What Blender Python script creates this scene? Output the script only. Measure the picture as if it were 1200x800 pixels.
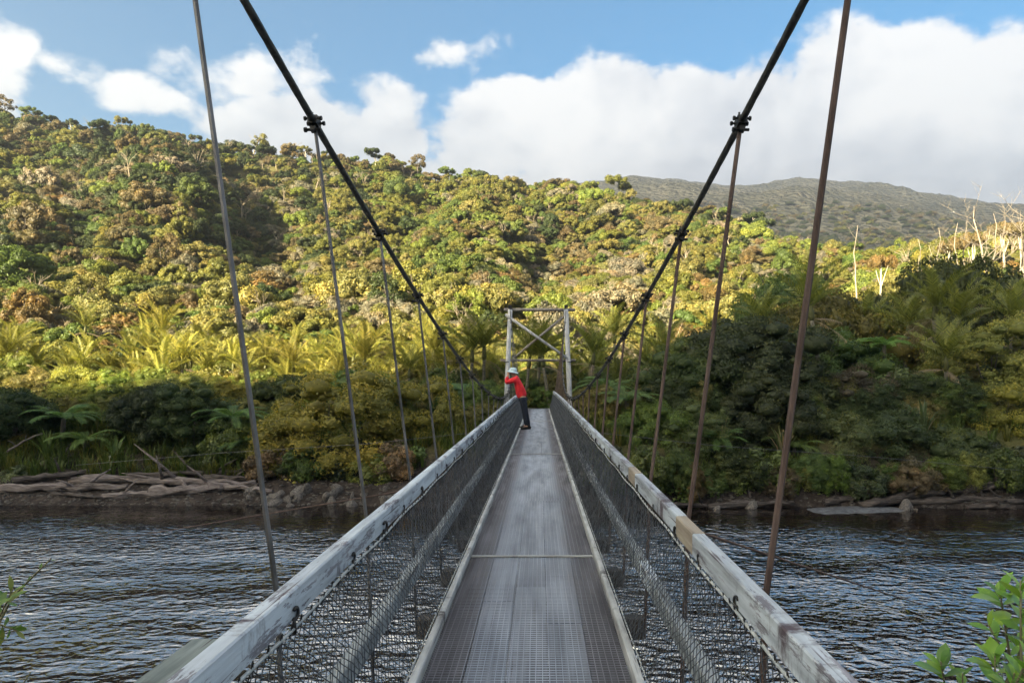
import bpy, math, random
import numpy as np
from mathutils import Vector, Matrix, Euler

for _o in list(bpy.data.objects):
    bpy.data.objects.remove(_o)
SC = bpy.context.scene
COL = SC.collection
R = math.radians
F = 800.0            # focal length in photograph pixels (24 mm on 36 mm, 1200 px wide)
HX, HY = 632.0, 440.0   # where the bridge axis meets the horizon in the photograph
EYE = 4.9            # camera height above the river
CX = 0.053           # camera stands a little off the bridge axis

# ------------------------------------------------------------------ camera
cam = bpy.data.cameras.new('camera')
cam.lens = 24.0
cam.sensor_width = 36.0
cam.shift_x = -32.0 / 1200
cam.shift_y = 40.0 / 1200
cam.clip_start = 0.05
cam.clip_end = 20000
camo = bpy.data.objects.new('camera', cam)
camo.location = (CX, 0, EYE)
camo.rotation_euler = (R(90), 0, 0)
COL.objects.link(camo)
SC.camera = camo

# ------------------------------------------------------------------ light
SUN_EL = 17.5
SUN_BACK = 38.0      # degrees left of straight behind the camera
SUN_AZ = 180 + SUN_BACK
sun = bpy.data.lights.new('sun', 'SUN')
sun.energy = 5.0
sun.angle = R(0.5)
sun.color = (1.0, 0.87, 0.56)
suno = bpy.data.objects.new('sun', sun)
to_sun = Vector((math.sin(R(SUN_AZ)) * math.cos(R(SUN_EL)), math.cos(R(SUN_AZ)) * math.cos(R(SUN_EL)), math.sin(R(SUN_EL))))
suno.rotation_euler = to_sun.to_track_quat('Z', 'Y').to_euler()
suno.location = (0, -20, 60)
COL.objects.link(suno)

SC.view_settings.view_transform = 'Standard'
SC.view_settings.look = 'None'
SC.view_settings.exposure = 2.75
SC.view_settings.gamma = 1.0
SC.view_settings.use_curve_mapping = False
SC.render.engine = 'CYCLES'
SC.cycles.use_denoising = True
SC.cycles.max_bounces = 6
SC.cycles.diffuse_bounces = 3
SC.cycles.glossy_bounces = 3
SC.cycles.transmission_bounces = 3
SC.cycles.transparent_max_bounces = 6
SC.cycles.volume_bounces = 0
SC.cycles.sample_clamp_indirect = 6.0
SC.cycles.caustics_reflective = False
SC.cycles.caustics_refractive = False

# ------------------------------------------------------------------ node helpers
class NB:
    """small helper that writes node trees"""
    def __init__(self, tree):
        self.t = tree
        self.n = tree.nodes
        self.l = tree.links
    def put(self, sock, v):
        if v is None:
            return
        if hasattr(v, 'is_linked') or isinstance(v, bpy.types.NodeSocket):
            self.l.new(v, sock)
        else:
            sock.default_value = v
    def math(self, op, a, b=None, c=None, clamp=False):
        nd = self.n.new('ShaderNodeMath'); nd.operation = op; nd.use_clamp = clamp
        self.put(nd.inputs[0], a)
        if b is not None: self.put(nd.inputs[1], b)
        if c is not None: self.put(nd.inputs[2], c)
        return nd.outputs[0]
    def vmath(self, op, a, b=None):
        nd = self.n.new('ShaderNodeVectorMath'); nd.operation = op
        self.put(nd.inputs[0], a)
        if b is not None: self.put(nd.inputs[1], b)
        return nd.outputs['Value'] if op in ('DOT_PRODUCT', 'LENGTH') else nd.outputs[0]
    def noise(self, vec, scale, detail=4.0, rough=0.55, dist=0.0, color=False):
        nd = self.n.new('ShaderNodeTexNoise')
        self.put(nd.inputs['Vector'], vec)
        nd.inputs['Scale'].default_value = scale
        nd.inputs['Detail'].default_value = detail
        nd.inputs['Roughness'].default_value = rough
        nd.inputs['Distortion'].default_value = dist
        return nd.outputs['Color' if color else 'Fac']
    def voronoi(self, vec, scale, feature='F1', out='Distance', smooth=0.5):
        nd = self.n.new('ShaderNodeTexVoronoi'); nd.feature = feature
        self.put(nd.inputs['Vector'], vec)
        nd.inputs['Scale'].default_value = scale
        if feature == 'SMOOTH_F1': nd.inputs['Smoothness'].default_value = smooth
        return nd.outputs[out]
    def ramp(self, fac, stops, interp='LINEAR'):
        nd = self.n.new('ShaderNodeValToRGB')
        cr = nd.color_ramp; cr.interpolation = interp
        while len(cr.elements) < len(stops): cr.elements.new(0.5)
        for e, (p, c) in zip(cr.elements, stops):
            e.position = p
            e.color = (c, c, c, 1) if isinstance(c, (int, float)) else (c[0], c[1], c[2], 1)
        self.put(nd.inputs[0], fac)
        return nd.outputs[0]
    def smooth(self, v, a, b, lo=0.0, hi=1.0):
        nd = self.n.new('ShaderNodeMapRange'); nd.interpolation_type = 'SMOOTHSTEP'
        self.put(nd.inputs[0], v)
        self.put(nd.inputs[1], a); self.put(nd.inputs[2], b)
        self.put(nd.inputs[3], lo); self.put(nd.inputs[4], hi)
        return nd.outputs[0]
    def mix(self, fac, a, b, mode='MIX'):
        nd = self.n.new('ShaderNodeMix'); nd.data_type = 'RGBA'; nd.blend_type = mode
        self.put(nd.inputs[0], fac)
        for s, v in ((nd.inputs[6], a), (nd.inputs[7], b)):
            if isinstance(v, (tuple, list)) and len(v) == 3: v = (*v, 1)
            self.put(s, v)
        return nd.outputs[2]
    def mapping(self, vec, scale=(1, 1, 1), loc=(0, 0, 0), rot=(0, 0, 0)):
        nd = self.n.new('ShaderNodeMapping')
        self.put(nd.inputs[0], vec)
        nd.inputs[1].default_value = loc; nd.inputs[2].default_value = rot; nd.inputs[3].default_value = scale
        return nd.outputs[0]
    def coord(self, out='Object'):
        return self.n.new('ShaderNodeTexCoord').outputs[out]
    def combine(self, x, y, z):
        nd = self.n.new('ShaderNodeCombineXYZ')
        for i, v in enumerate((x, y, z)): self.put(nd.inputs[i], v)
        return nd.outputs[0]
    def separate(self, v):
        nd = self.n.new('ShaderNodeSeparateXYZ'); self.put(nd.inputs[0], v)
        return nd.outputs
    def bump(self, h, strength=0.5, dist=0.02, normal=None):
        nd = self.n.new('ShaderNodeBump')
        nd.inputs['Strength'].default_value = strength
        nd.inputs['Distance'].default_value = dist
        self.put(nd.inputs['Height'], h)
        if normal is not None: self.put(nd.inputs['Normal'], normal)
        return nd.outputs[0]

# ------------------------------------------------------------------ world: blue sky with cumulus
SKY_STRENGTH = 0.1
CLOUD = 1.78
world = bpy.data.worlds.new('World')
SC.world = world
world.use_nodes = True
world.cycles.sampling_method = 'MANUAL'
world.cycles.sample_map_resolution = 512
wt = world.node_tree
wt.nodes.clear()
w = NB(wt)
sky = wt.nodes.new('ShaderNodeTexSky')
sky.sky_type = 'NISHITA'
sky.sun_disc = False
sky.sun_elevation = R(SUN_EL)
sky.sun_rotation = R(SUN_AZ)
sky.air_density = 1.0
sky.dust_density = 0.2
sky.ozone_density = 4.0
hs = wt.nodes.new('ShaderNodeHueSaturation')
hs.inputs['Saturation'].default_value = 1.28
hs.inputs['Value'].default_value = 0.34
hs.inputs['Hue'].default_value = 0.486
wt.links.new(sky.outputs[0], hs.inputs['Color'])
dirv = w.coord('Generated')
wx, wy, wz = w.separate(dirv)
AZ = w.math('MULTIPLY', w.math('ARCTAN2', wx, wy), 1.0)
EL = w.math('ARCSINE', wz)
base = w.combine(AZ, w.math('MULTIPLY', EL, 1.25), 0.0)
warp = w.vmath('SUBTRACT', w.noise(base, 5.0, 5.0, 0.6, color=True), (0.5, 0.5, 0.5))
wv = w.vmath('ADD', base, w.vmath('MULTIPLY', warp, (0.10, 0.08, 0.0)))
waz, wel, _ = w.separate(wv)
wel = w.math('DIVIDE', wel, 1.25)
def azel(px, py):
    dx = (px - HX) / F; dy = (HY - py) / F
    return math.atan(dx), math.atan(dy / math.sqrt(1 + dx * dx))
# cloud masses seen in the photograph: pixel centre, half-widths, weight
BL = [(570, 165, 66, 56, 1.05), (640, 155, 90, 60, 1.2), (705, 135, 85, 58, 1.25), (800, 155, 110, 64, 1.3), (880, 130, 90, 62, 1.25),
      (990, 125, 110, 72, 1.35), (1075, 108, 85, 66, 1.3), (1180, 128, 120, 74, 1.35), (1320, 135, 140, 84, 1.3), (900, 225, 420, 80, 1.45), (1250, 220, 300, 90, 1.4),
      (360, 160, 115, 52, 1.05), (455, 165, 50, 45, 1.0), (275, 80, 105, 55, 0.66), (350, 65, 75, 45, 0.62), (190, 112, 110, 32, 0.54),
      (0, 90, 55, 80, 0.85), (75, 68, 65, 28, 0.52), (538, 58, 66, 32, 0.74), (458, 112, 55, 30, 0.58), (-90, 100, 90, 60, 0.9), (-250, 120, 110, 70, 0.9)]
acc = None
for px, py, sx, sy, wt_ in BL:
    a, e = azel(px, py)
    k = math.cos(a)
    sa, se = sx / F * k * k, sy / F * k
    u = w.math('DIVIDE', w.math('SUBTRACT', waz, a), sa)
    v = w.math('DIVIDE', w.math('SUBTRACT', wel, e), se)
    d = w.math('ADD', w.math('MULTIPLY', u, u), w.math('MULTIPLY', v, v))
    g = w.math('MULTIPLY', w.math('EXPONENT', w.math('MULTIPLY', d, -0.9)), wt_)
    acc = g if acc is None else w.math('MAXIMUM', acc, g)
# the rest of the sky carries the same kind of broken cumulus
outside = w.math('MULTIPLY', w.smooth(w.math('ABSOLUTE', waz), 1.15, 1.5), w.smooth(w.noise(w.vmath('MULTIPLY', dirv, (1.0, 1.0, 2.2)), 2.6, 3.0), 0.42, 0.62))
above = w.math('MULTIPLY', w.smooth(wel, 0.50, 0.72), w.smooth(w.noise(w.vmath('MULTIPLY', dirv, (1.0, 1.0, 1.4)), 2.6, 3.0), 0.43, 0.60))
acc = w.math('MAXIMUM', acc, w.math('MAXIMUM', outside, above))
fb = w.noise(base, 8.0, 10.0, 0.60)
bil = w.math('SUBTRACT', 1.0, w.voronoi(wv, 13.0, 'SMOOTH_F1', smooth=0.8))
edge = w.smooth(acc, 0.0, 0.45)
rough_ = w.math('ADD', w.math('MULTIPLY', w.math('SUBTRACT', fb, 0.5), 1.5), w.math('MULTIPLY', w.math('SUBTRACT', bil, 0.62), 0.4))
dens = w.math('ADD', acc, w.math('MULTIPLY', rough_, edge))
cover = w.smooth(dens, 0.32, 0.58)
# lit from behind-left of the camera: shade where the cloud thickens towards the light
shift = w.vmath('ADD', base, (-0.018, 0.028, 0.0))
fb2 = w.noise(shift, 8.0, 8.0, 0.56)
lit = w.math('MULTIPLY', w.math('SUBTRACT', fb, fb2), 0.9)
low = w.smooth(EL, 0.17, 0.40, 0.60, 1.0)
big = w.smooth(w.noise(base, 3.6, 2.5, 0.45), 0.34, 0.62, 0.80, 1.10)
shade = w.math('ADD', w.math('MULTIPLY', low, big), lit, clamp=True)
ccol = w.ramp(shade, [(0.0, (0.45, 0.49, 0.57)), (0.6, (0.66, 0.69, 0.75)), (0.85, (0.90, 0.91, 0.93)), (1.0, (1.04, 1.03, 1.02))])
cc = wt.nodes.new('ShaderNodeVectorMath'); cc.operation = 'SCALE'
wt.links.new(ccol, cc.inputs[0]); cc.inputs['Scale'].default_value = CLOUD
final = w.mix(cover, hs.outputs[0], cc.outputs[0])
bg = wt.nodes.new('ShaderNodeBackground')
bg.inputs[1].default_value = SKY_STRENGTH
wt.links.new(final, bg.inputs[0])
wo = wt.nodes.new('ShaderNodeOutputWorld')
wt.links.new(bg.outputs[0], wo.inputs[0])

# ------------------------------------------------------------------ materials
MATS = {}
def new_mat(name):
    m = bpy.data.materials.new(name); m.use_nodes = True
    m.node_tree.nodes.clear()
    b = NB(m.node_tree)
    p = b.n.new('ShaderNodeBsdfPrincipled')
    o = b.n.new('ShaderNodeOutputMaterial')
    b.l.new(p.outputs[0], o.inputs[0])
    MATS[name] = m
    return m, b, p, o

def leaf_material(name, rough=0.5, spec=0.3, trans=0.3, scattered=False):
    m, b, p, o = new_mat(name)
    if scattered:
        oi = b.n.new('ShaderNodeAttribute'); oi.attribute_type = 'INSTANCER'; oi.attribute_name = 'icol'
    else:
        oi = b.n.new('ShaderNodeObjectInfo')
    at = b.n.new('ShaderNodeAttribute'); at.attribute_name = 'tint'
    t = at.outputs['Fac']
    col = b.mix(1.0, oi.outputs['Color'], b.ramp(t, [(0.0, (0.55, 0.62, 0.60)), (0.5, (1.0, 1.0, 1.0)), (1.0, (1.55, 1.35, 1.05))]), 'MULTIPLY')
    b.put(p.inputs['Base Color'], col)
    p.inputs['Roughness'].default_value = rough
    p.inputs['Specular IOR Level'].default_value = spec
    tr = b.n.new('ShaderNodeBsdfTranslucent')
    b.put(tr.inputs[0], b.mix(1.0, col, (1.25, 1.3, 0.7), 'MULTIPLY'))
    ms = b.n.new('ShaderNodeMixShader'); ms.inputs[0].default_value = trans
    b.l.new(p.outputs[0], ms.inputs[1]); b.l.new(tr.outputs[0], ms.inputs[2]); b.l.new(ms.outputs[0], o.inputs[0])
    return m
LEAF = leaf_material('leaf')
GLOSSY_LEAF = leaf_material('glossy_leaf', 0.32, 0.5, 0.25)
SCATTER_LEAF = leaf_material('scattered_leaf', scattered=True)

def simple(name, c1, c2, scale=4.0, stretch=(1, 1, 1), rough=0.75, spec=0.3, metal=0.0, bump=0.3, bdist=0.01, detail=5.0, c3=None):
    m, b, p, o = new_mat(name)
    v = b.mapping(b.coord('Object'), stretch)
    n = b.noise(v, scale, detail, 0.6)
    stops = [(0.32, c1), (0.68, c2)] if c3 is None else [(0.28, c1), (0.52, c2), (0.72, c3)]
    b.put(p.inputs['Base Color'], b.ramp(n, stops))
    p.inputs['Roughness'].default_value = rough
    p.inputs['Specular IOR Level'].default_value = spec
    p.inputs['Metallic'].default_value = metal
    if bump:
        b.put(p.inputs['Normal'], b.bump(b.noise(v, scale * 2.5, 6.0, 0.6), bump, bdist))
    return m
BARK = simple('bark', (0.05, 0.04, 0.03), (0.17, 0.14, 0.115), 6.0, (1, 1, 0.3))
PALE_BARK = simple('pale_bark', (0.30, 0.26, 0.21), (0.58, 0.53, 0.45), 3.0, (1, 1, 0.25))
DRIFTWOOD = simple('driftwood', (0.028, 0.021, 0.019), (0.21, 0.17, 0.155), 3.0, (0.7, 3.0, 6.0), bump=1.0, bdist=0.06, c3=(0.30, 0.26, 0.25))
DARKLOG = simple('dark_driftwood', (0.014, 0.011, 0.010), (0.085, 0.068, 0.060), 3.0, (0.7, 3.0, 6.0), bump=1.0, bdist=0.06, c3=(0.16, 0.135, 0.125))
DEADWOOD = simple('dead_wood', (0.13, 0.105, 0.085), (0.34, 0.29, 0.235), 2.0, (1, 1, 0.3))
PALM_BARK = simple('palm_bark', (0.06, 0.055, 0.04), (0.17, 0.15, 0.115), 2.0, (1, 1, 6), bump=0.4)
STONE = simple('stone', (0.05, 0.044, 0.040), (0.17, 0.15, 0.135), 5.0, bump=0.5, bdist=0.03)
STEEL_DARK = simple('dark_cable_steel', (0.02, 0.02, 0.02), (0.085, 0.082, 0.075), 30.0, rough=0.55, spec=0.5, metal=0.4, bump=0.1, bdist=0.002)
STEEL_GALV = simple('galvanised_steel', (0.06, 0.058, 0.06), (0.20, 0.19, 0.195), 14.0, (1, 1, 0.4), rough=0.45, spec=0.5, metal=0.55, bump=0.1, bdist=0.002)
STEEL_RUST = simple('rusty_steel', (0.060, 0.036, 0.030), (0.145, 0.100, 0.085), 11.0, (1, 1, 0.35), rough=0.7, bump=0.3, bdist=0.003)
STEEL_BLACK = simple('black_steel', (0.008, 0.008, 0.008), (0.03, 0.027, 0.025), 40.0, rough=0.5, spec=0.4, bump=0.1, bdist=0.002)
WIRE_DARK = simple('net_wire', (0.045, 0.048, 0.052), (0.13, 0.135, 0.145), 9.0, rough=0.45, spec=0.5, metal=0.3, bump=0)
WIRE_GALV = simple('deck_wire', (0.22, 0.22, 0.23), (0.62, 0.63, 0.66), 5.0, (1, 0.3, 1), rough=0.4, spec=0.5, metal=0.15, bump=0)
def deck_wire_material():
    m, b, p, o = new_mat('deck_wire_worn')
    co = b.coord('Object')
    n = b.noise(b.mapping(co, (4, 0.5, 1)), 2.0, 4.0)
    x = b.math('ABSOLUTE', b.separate(co)[0])
    wear = b.smooth(b.math('ADD', x, b.math('MULTIPLY', b.math('SUBTRACT', n, 0.5), 0.35)), 0.20, 0.36)
    b.put(p.inputs['Base Color'], b.mix(wear, b.ramp(n, [(0.3, (0.20, 0.225, 0.27)), (0.7, (0.45, 0.49, 0.57))]), b.ramp(n, [(0.35, (0.07, 0.066, 0.078)), (0.7, (0.25, 0.25, 0.28))])))
    p.inputs['Roughness'].default_value = 0.45
    return m
WIRE_WORN = deck_wire_material()
WIRE_PALE = simple('pale_wire', (0.34, 0.35, 0.34), (0.56, 0.57, 0.55), 20.0, rough=0.5, metal=0.2, bump=0)
SKIN = simple('skin', (0.42, 0.23, 0.15), (0.50, 0.29, 0.20), 8.0, rough=0.5, bump=0)
JACKET = simple('red_fabric', (0.62, 0.018, 0.028), (0.80, 0.035, 0.045), 9.0, rough=0.75, bump=0.4, bdist=0.02)
TROUSER = simple('dark_fabric', (0.008, 0.011, 0.020), (0.022, 0.026, 0.04), 12.0, rough=0.85, bump=0.3, bdist=0.01)
HATM = simple('pale_blue_fabric', (0.42, 0.56, 0.62), (0.62, 0.74, 0.78), 14.0, rough=0.9, bump=0.2)
SHOE = simple('black_leather', (0.007, 0.007, 0.008), (0.02, 0.018, 0.017), 10.0, rough=0.6, bump=0.2)

def timber(name, dark, mid, pale, along=(26, 1.6, 26), stain=(0.06, 0.05, 0.05), stain_lo=0.60, stain_hi=0.72, rough=0.7, coarse=2.2, flake=False):
    m, b, p, o = new_mat(name)
    co = b.coord('Object')
    g = b.noise(b.mapping(co, along), 1.0, 6.0, 0.65)
    big = b.noise(b.mapping(co, (1, 0.6, 1)), coarse, 5.0, 0.6)
    f = b.math('ADD', b.math('MULTIPLY', g, 0.6), b.math('MULTIPLY', big, 0.45))
    oi = b.n.new('ShaderNodeObjectInfo')
    f = b.math('ADD', f, b.math('MULTIPLY', b.math('SUBTRACT', oi.outputs['Random'], 0.5), 0.10))
    col = b.ramp(f, [(0.34, dark), (0.5, mid), (0.66, pale)])
    st = b.noise(b.mapping(co, (2.5, 4.5, 2.0)), 1.0, 7.0, 0.74)
    st = b.math('ADD', b.math('MULTIPLY', st, 0.7), b.math('MULTIPLY', b.noise(co, 1.4, 4.0, 0.6), 0.3))
    col = b.mix(b.smooth(st, stain_lo, stain_hi), col, stain)
    if flake:
        fl = b.noise(b.mapping(co, (17, 2.6, 17)), 1.0, 10.0, 0.74)
        fl = b.math('ADD', fl, b.math('MULTIPLY', b.math('SUBTRACT', b.noise(co, 1.1, 3.0), 0.5), 0.35))
        col = b.mix(b.smooth(fl, 0.55, 0.585), col, b.ramp(g, [(0.35, (0.10, 0.092, 0.105)), (0.65, (0.32, 0.31, 0.34))]))
    crack = b.noise(b.mapping(co, (55, 1.4, 55)), 1.0, 3.0, 0.6)
    col = b.mix(b.smooth(crack, 0.62, 0.70), col, stain)
    b.put(p.inputs['Base Color'], col)
    p.inputs['Roughness'].default_value = rough
    p.inputs['Specular IOR Level'].default_value = 0.35
    b.put(p.inputs['Normal'], b.bump(b.math('ADD', g, b.math('MULTIPLY', st, 0.5)), 0.55, 0.006))
    return m
RAIL = timber('weathered_white_timber', (0.14, 0.135, 0.145), (0.38, 0.41, 0.445), (0.60, 0.645, 0.685), stain=(0.085, 0.062, 0.072), stain_lo=0.54, stain_hi=0.64, flake=True)
RAIL_BROWN = timber('bare_brown_timber', (0.16, 0.12, 0.09), (0.27, 0.22, 0.17), (0.42, 0.36, 0.28), stain_lo=0.75, stain_hi=0.9)
RAIL_LOW = timber('grey_timber', (0.11, 0.12, 0.125), (0.26, 0.28, 0.29), (0.44, 0.46, 0.46), stain_lo=0.62, stain_hi=0.78)
LANDING = timber('mossy_timber', (0.05, 0.055, 0.05), (0.13, 0.15, 0.14), (0.27, 0.30, 0.28), stain_lo=0.5, stain_hi=0.62)
KERB = timber('pale_kerb_timber', (0.18, 0.17, 0.16), (0.40, 0.40, 0.39), (0.62, 0.62, 0.60), stain_lo=0.56, stain_hi=0.66, coarse=7.0)
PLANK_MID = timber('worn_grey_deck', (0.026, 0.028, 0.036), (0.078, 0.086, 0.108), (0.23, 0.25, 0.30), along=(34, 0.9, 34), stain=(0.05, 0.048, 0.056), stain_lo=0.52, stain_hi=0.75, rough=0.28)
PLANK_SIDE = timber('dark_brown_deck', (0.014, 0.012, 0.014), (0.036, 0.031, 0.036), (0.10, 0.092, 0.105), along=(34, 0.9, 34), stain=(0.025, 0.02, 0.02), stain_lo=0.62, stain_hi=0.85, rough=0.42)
BEARER = timber('dark_bearer_timber', (0.02, 0.016, 0.014), (0.05, 0.042, 0.036), (0.10, 0.085, 0.075))
POSTM = timber('pale_tower_timber', (0.26, 0.25, 0.26), (0.46, 0.45, 0.46), (0.62, 0.61, 0.60), along=(12, 12, 1.5), stain_lo=0.66, stain_hi=0.8)
BEAMM = timber('brown_tower_timber', (0.11, 0.085, 0.075), (0.24, 0.20, 0.175), (0.38, 0.34, 0.30), along=(1.5, 12, 12))

def ground_material():
    m, b, p, o = new_mat('forest_floor')
    co = b.coord('Object')
    z = b.separate(co)[2]
    n = b.noise(co, 0.35, 7.0, 0.62)
    n2 = b.noise(co, 2.4, 6.0, 0.65)
    veg = b.ramp(n, [(0.3, (0.045, 0.045, 0.018)), (0.5, (0.085, 0.082, 0.028)), (0.7, (0.125, 0.105, 0.045))])
    mud = b.ramp(n2, [(0.3, (0.018, 0.014, 0.012)), (0.55, (0.045, 0.035, 0.030)), (0.75, (0.10, 0.080, 0.066))])
    zz = b.math('ADD', z, b.math('MULTIPLY', b.math('SUBTRACT', n2, 0.5), 1.6))
    b.put(p.inputs['Base Color'], b.mix(b.smooth(zz, 1.2, 2.2), mud, veg))
    p.inputs['Roughness'].default_value = 0.9
    p.inputs['Specular IOR Level'].default_value = 0.15
    b.put(p.inputs['Normal'], b.bump(b.math('ADD', n, n2), 0.8, 0.25))
    return m
GROUND = ground_material()

def mountain_material():
    m, b, p, o = new_mat('distant_forest')
    co = b.coord('Object')
    n = b.noise(co, 0.012, 6.0, 0.6)
    c = b.voronoi(co, 0.11, 'F1')
    n3 = b.noise(co, 0.08, 5.0, 0.7)
    f = b.math('ADD', b.math('MULTIPLY', n, 0.6), b.math('MULTIPLY', n3, 0.5))
    col = b.ramp(f, [(0.4, (0.030, 0.032, 0.027)), (0.55, (0.056, 0.055, 0.045)), (0.7, (0.085, 0.078, 0.066))])  # tones darkened: a cloud shadow over the slopes is put into the colour
    b.put(p.inputs['Base Color'], col)
    p.inputs['Roughness'].default_value = 0.95
    p.inputs['Specular IOR Level'].default_value = 0.05
    b.put(p.inputs['Normal'], b.bump(b.math('ADD', b.math('MULTIPLY', c, -1.0), n3), 1.0, 9.0))
    return m
MOUNTAIN = mountain_material()

def water_material():
    m, b, p, o = new_mat('river_water')
    co = b.coord('Object')
    p.inputs['Base Color'].default_value = (0.011, 0.0065, 0.004, 1)
    p.inputs['Roughness'].default_value = 0.012
    p.inputs['IOR'].default_value = 5.5
    p.inputs['Specular IOR Level'].default_value = 0.5
    v = b.mapping(co, (0.68, 1.0, 1.0), rot=(0, 0, R(6)))
    a = b.noise(v, 8.0, 2.0, 0.5, 0.3)
    c = b.noise(v, 4.0, 2.0, 0.45, 0.4)
    d = b.noise(v, 11.0, 2.0, 0.5)
    e_ = b.noise(v, 0.7, 2.0, 0.5, 0.3)
    calm = b.smooth(b.noise(b.mapping(co, (0.5, 1, 1)), 0.13, 3.0), 0.38, 0.60, 0.22, 1.15)
    hgt = b.math('ADD', b.math('ADD', b.math('MULTIPLY', a, 0.30), b.math('MULTIPLY', c, 1.0)), b.math('MULTIPLY', e_, 0.9))
    b.put(p.inputs['Normal'], b.bump(b.math('MULTIPLY', hgt, b.math('MULTIPLY', calm, b.smooth(b.separate(co)[1], 25.0, 15.0, 0.10, 1.0))), 1.0, 0.29))
    return m
WATER = water_material()

# ------------------------------------------------------------------ mesh and object helpers
def mesh_np(name, verts, faces, mat=None, tint=None, smooth=False):
    """verts (n,3); faces: array (m,3) or (m,4), or a list of lists"""
    me = bpy.data.meshes.new(name)
    verts = np.asarray(verts, dtype=np.float32)
    if isinstance(faces, np.ndarray):
        m, k = faces.shape
        me.vertices.add(len(verts)); me.vertices.foreach_set('co', verts.ravel())
        me.loops.add(m * k); me.loops.foreach_set('vertex_index', faces.astype(np.int32).ravel())
        me.polygons.add(m); me.polygons.foreach_set('loop_start', np.arange(0, m * k, k, dtype=np.int32))
        me.update(calc_edges=True)
    else:
        me.from_pydata([tuple(v) for v in verts], [], faces)
    if tint is not None:
        at = me.attributes.new('tint', 'FLOAT', 'POINT')
        at.data.foreach_set('value', np.asarray(tint, dtype=np.float32))
    if mat is not None: me.materials.append(mat)
    if smooth: me.polygons.foreach_set('use_smooth', np.ones(len(me.polygons), dtype=bool))
    me.validate()
    return me

def obj(name, me, parent=None, loc=None, rot=None, scale=None, color=None):
    o = bpy.data.objects.new(name, me)
    COL.objects.link(o)
    if parent is not None: o.parent = parent
    if loc is not None: o.location = loc
    if rot is not None: o.rotation_euler = rot
    if scale is not None: o.scale = scale if hasattr(scale, '__len__') else (scale,) * 3
    if color is not None: o.color = (*color, 1.0)
    return o

def tag(o, label=None, cat=None, group=None, kind=None):
    if label: o['label'] = label
    if cat: o['category'] = cat
    if group: o['group'] = group
    if kind: o['kind'] = kind
    return o

def thing(name, label, cat, loc=(0, 0, 0), rotz=0.0, scale=None, group=None):
    o = obj(name, None, None, loc, (0, 0, rotz), scale)
    o.empty_display_size = 0.2
    return tag(o, label, cat, group)

class Geo:
    """gathers vertices and faces for one mesh"""
    def __init__(self): self.v = []; self.f = []
    def box(self, c, s, rot=None):
        i = len(self.v); sx, sy, sz = s[0] / 2, s[1] / 2, s[2] / 2
        for x, y, z in ((-1, -1, -1), (1, -1, -1), (1, 1, -1), (-1, 1, -1), (-1, -1, 1), (1, -1, 1), (1, 1, 1), (-1, 1, 1)):
            p = Vector((x * sx, y * sy, z * sz))
            if rot is not None: p = rot @ p
            self.v.append((p.x + c[0], p.y + c[1], p.z + c[2]))
        self.f += [[i, i + 3, i + 2, i + 1], [i + 4, i + 5, i + 6, i + 7], [i, i + 1, i + 5, i + 4], [i + 1, i + 2, i + 6, i + 5], [i + 2, i + 3, i + 7, i + 6], [i + 3, i, i + 4, i + 7]]
    def tube(self, pts, rad, n=8, cap=True, squash=None, phase=0.0):
        pts = [Vector(p) for p in pts]
        k = len(pts)
        if not hasattr(rad, '__len__'): rad = [rad] * k
        i0 = len(self.v)
        up = None
        for j in range(k):
            d = (pts[min(j + 1, k - 1)] - pts[max(j - 1, 0)]).normalized()
            if up is None:
                up = Vector((0, 0, 1)) if abs(d.z) < 0.9 else Vector((1, 0, 0))
            side = d.cross(up).normalized(); up = side.cross(d).normalized()
            for q in range(n):
                a = 2 * math.pi * q / n + phase
                p = pts[j] + (side * math.cos(a) + up * math.sin(a)) * rad[j]
                self.v.append(tuple(p))
        for j in range(k - 1):
            for q in range(n):
                a = i0 + j * n + q; b = i0 + j * n + (q + 1) % n
                self.f.append([a, b, b + n, a + n])
        if cap:
            self.f.append([i0 + q for q in range(n)][::-1]); self.f.append([i0 + (k - 1) * n + q for q in range(n)])
    def mesh(self, name, mat, smooth=False):
        return mesh_np(name, np.array(self.v), self.f, mat, smooth=smooth)

def fix_normals(me):
    import bmesh
    bm = bmesh.new(); bm.from_mesh(me); bmesh.ops.recalc_face_normals(bm, faces=bm.faces); bm.to_mesh(me); bm.free()
    return me

def bevel_box(name, sx, sy, sz, mat, b=0.006):
    import bmesh
    bm = bmesh.new(); bmesh.ops.create_cube(bm, size=1.0)
    for v in bm.verts: v.co = Vector((v.co.x * sx, v.co.y * sy, v.co.z * sz))
    bmesh.ops.bevel(bm, geom=list(bm.edges), offset=b, segments=1, affect='EDGES')
    me = bpy.data.meshes.new(name); bm.to_mesh(me); bm.free(); me.materials.append(mat)
    return me

def at(px, py, Y):
    """world point that stands Y metres down the bridge axis where the photograph shows px, py"""
    return Vector((CX + (px - HX) / F * Y, Y, EYE + (HY - py) / F * Y))
def px_of(x, y): return HX + F * (x - CX) / y
def py_of(z, y): return HY - F * (z - EYE) / y

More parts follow.
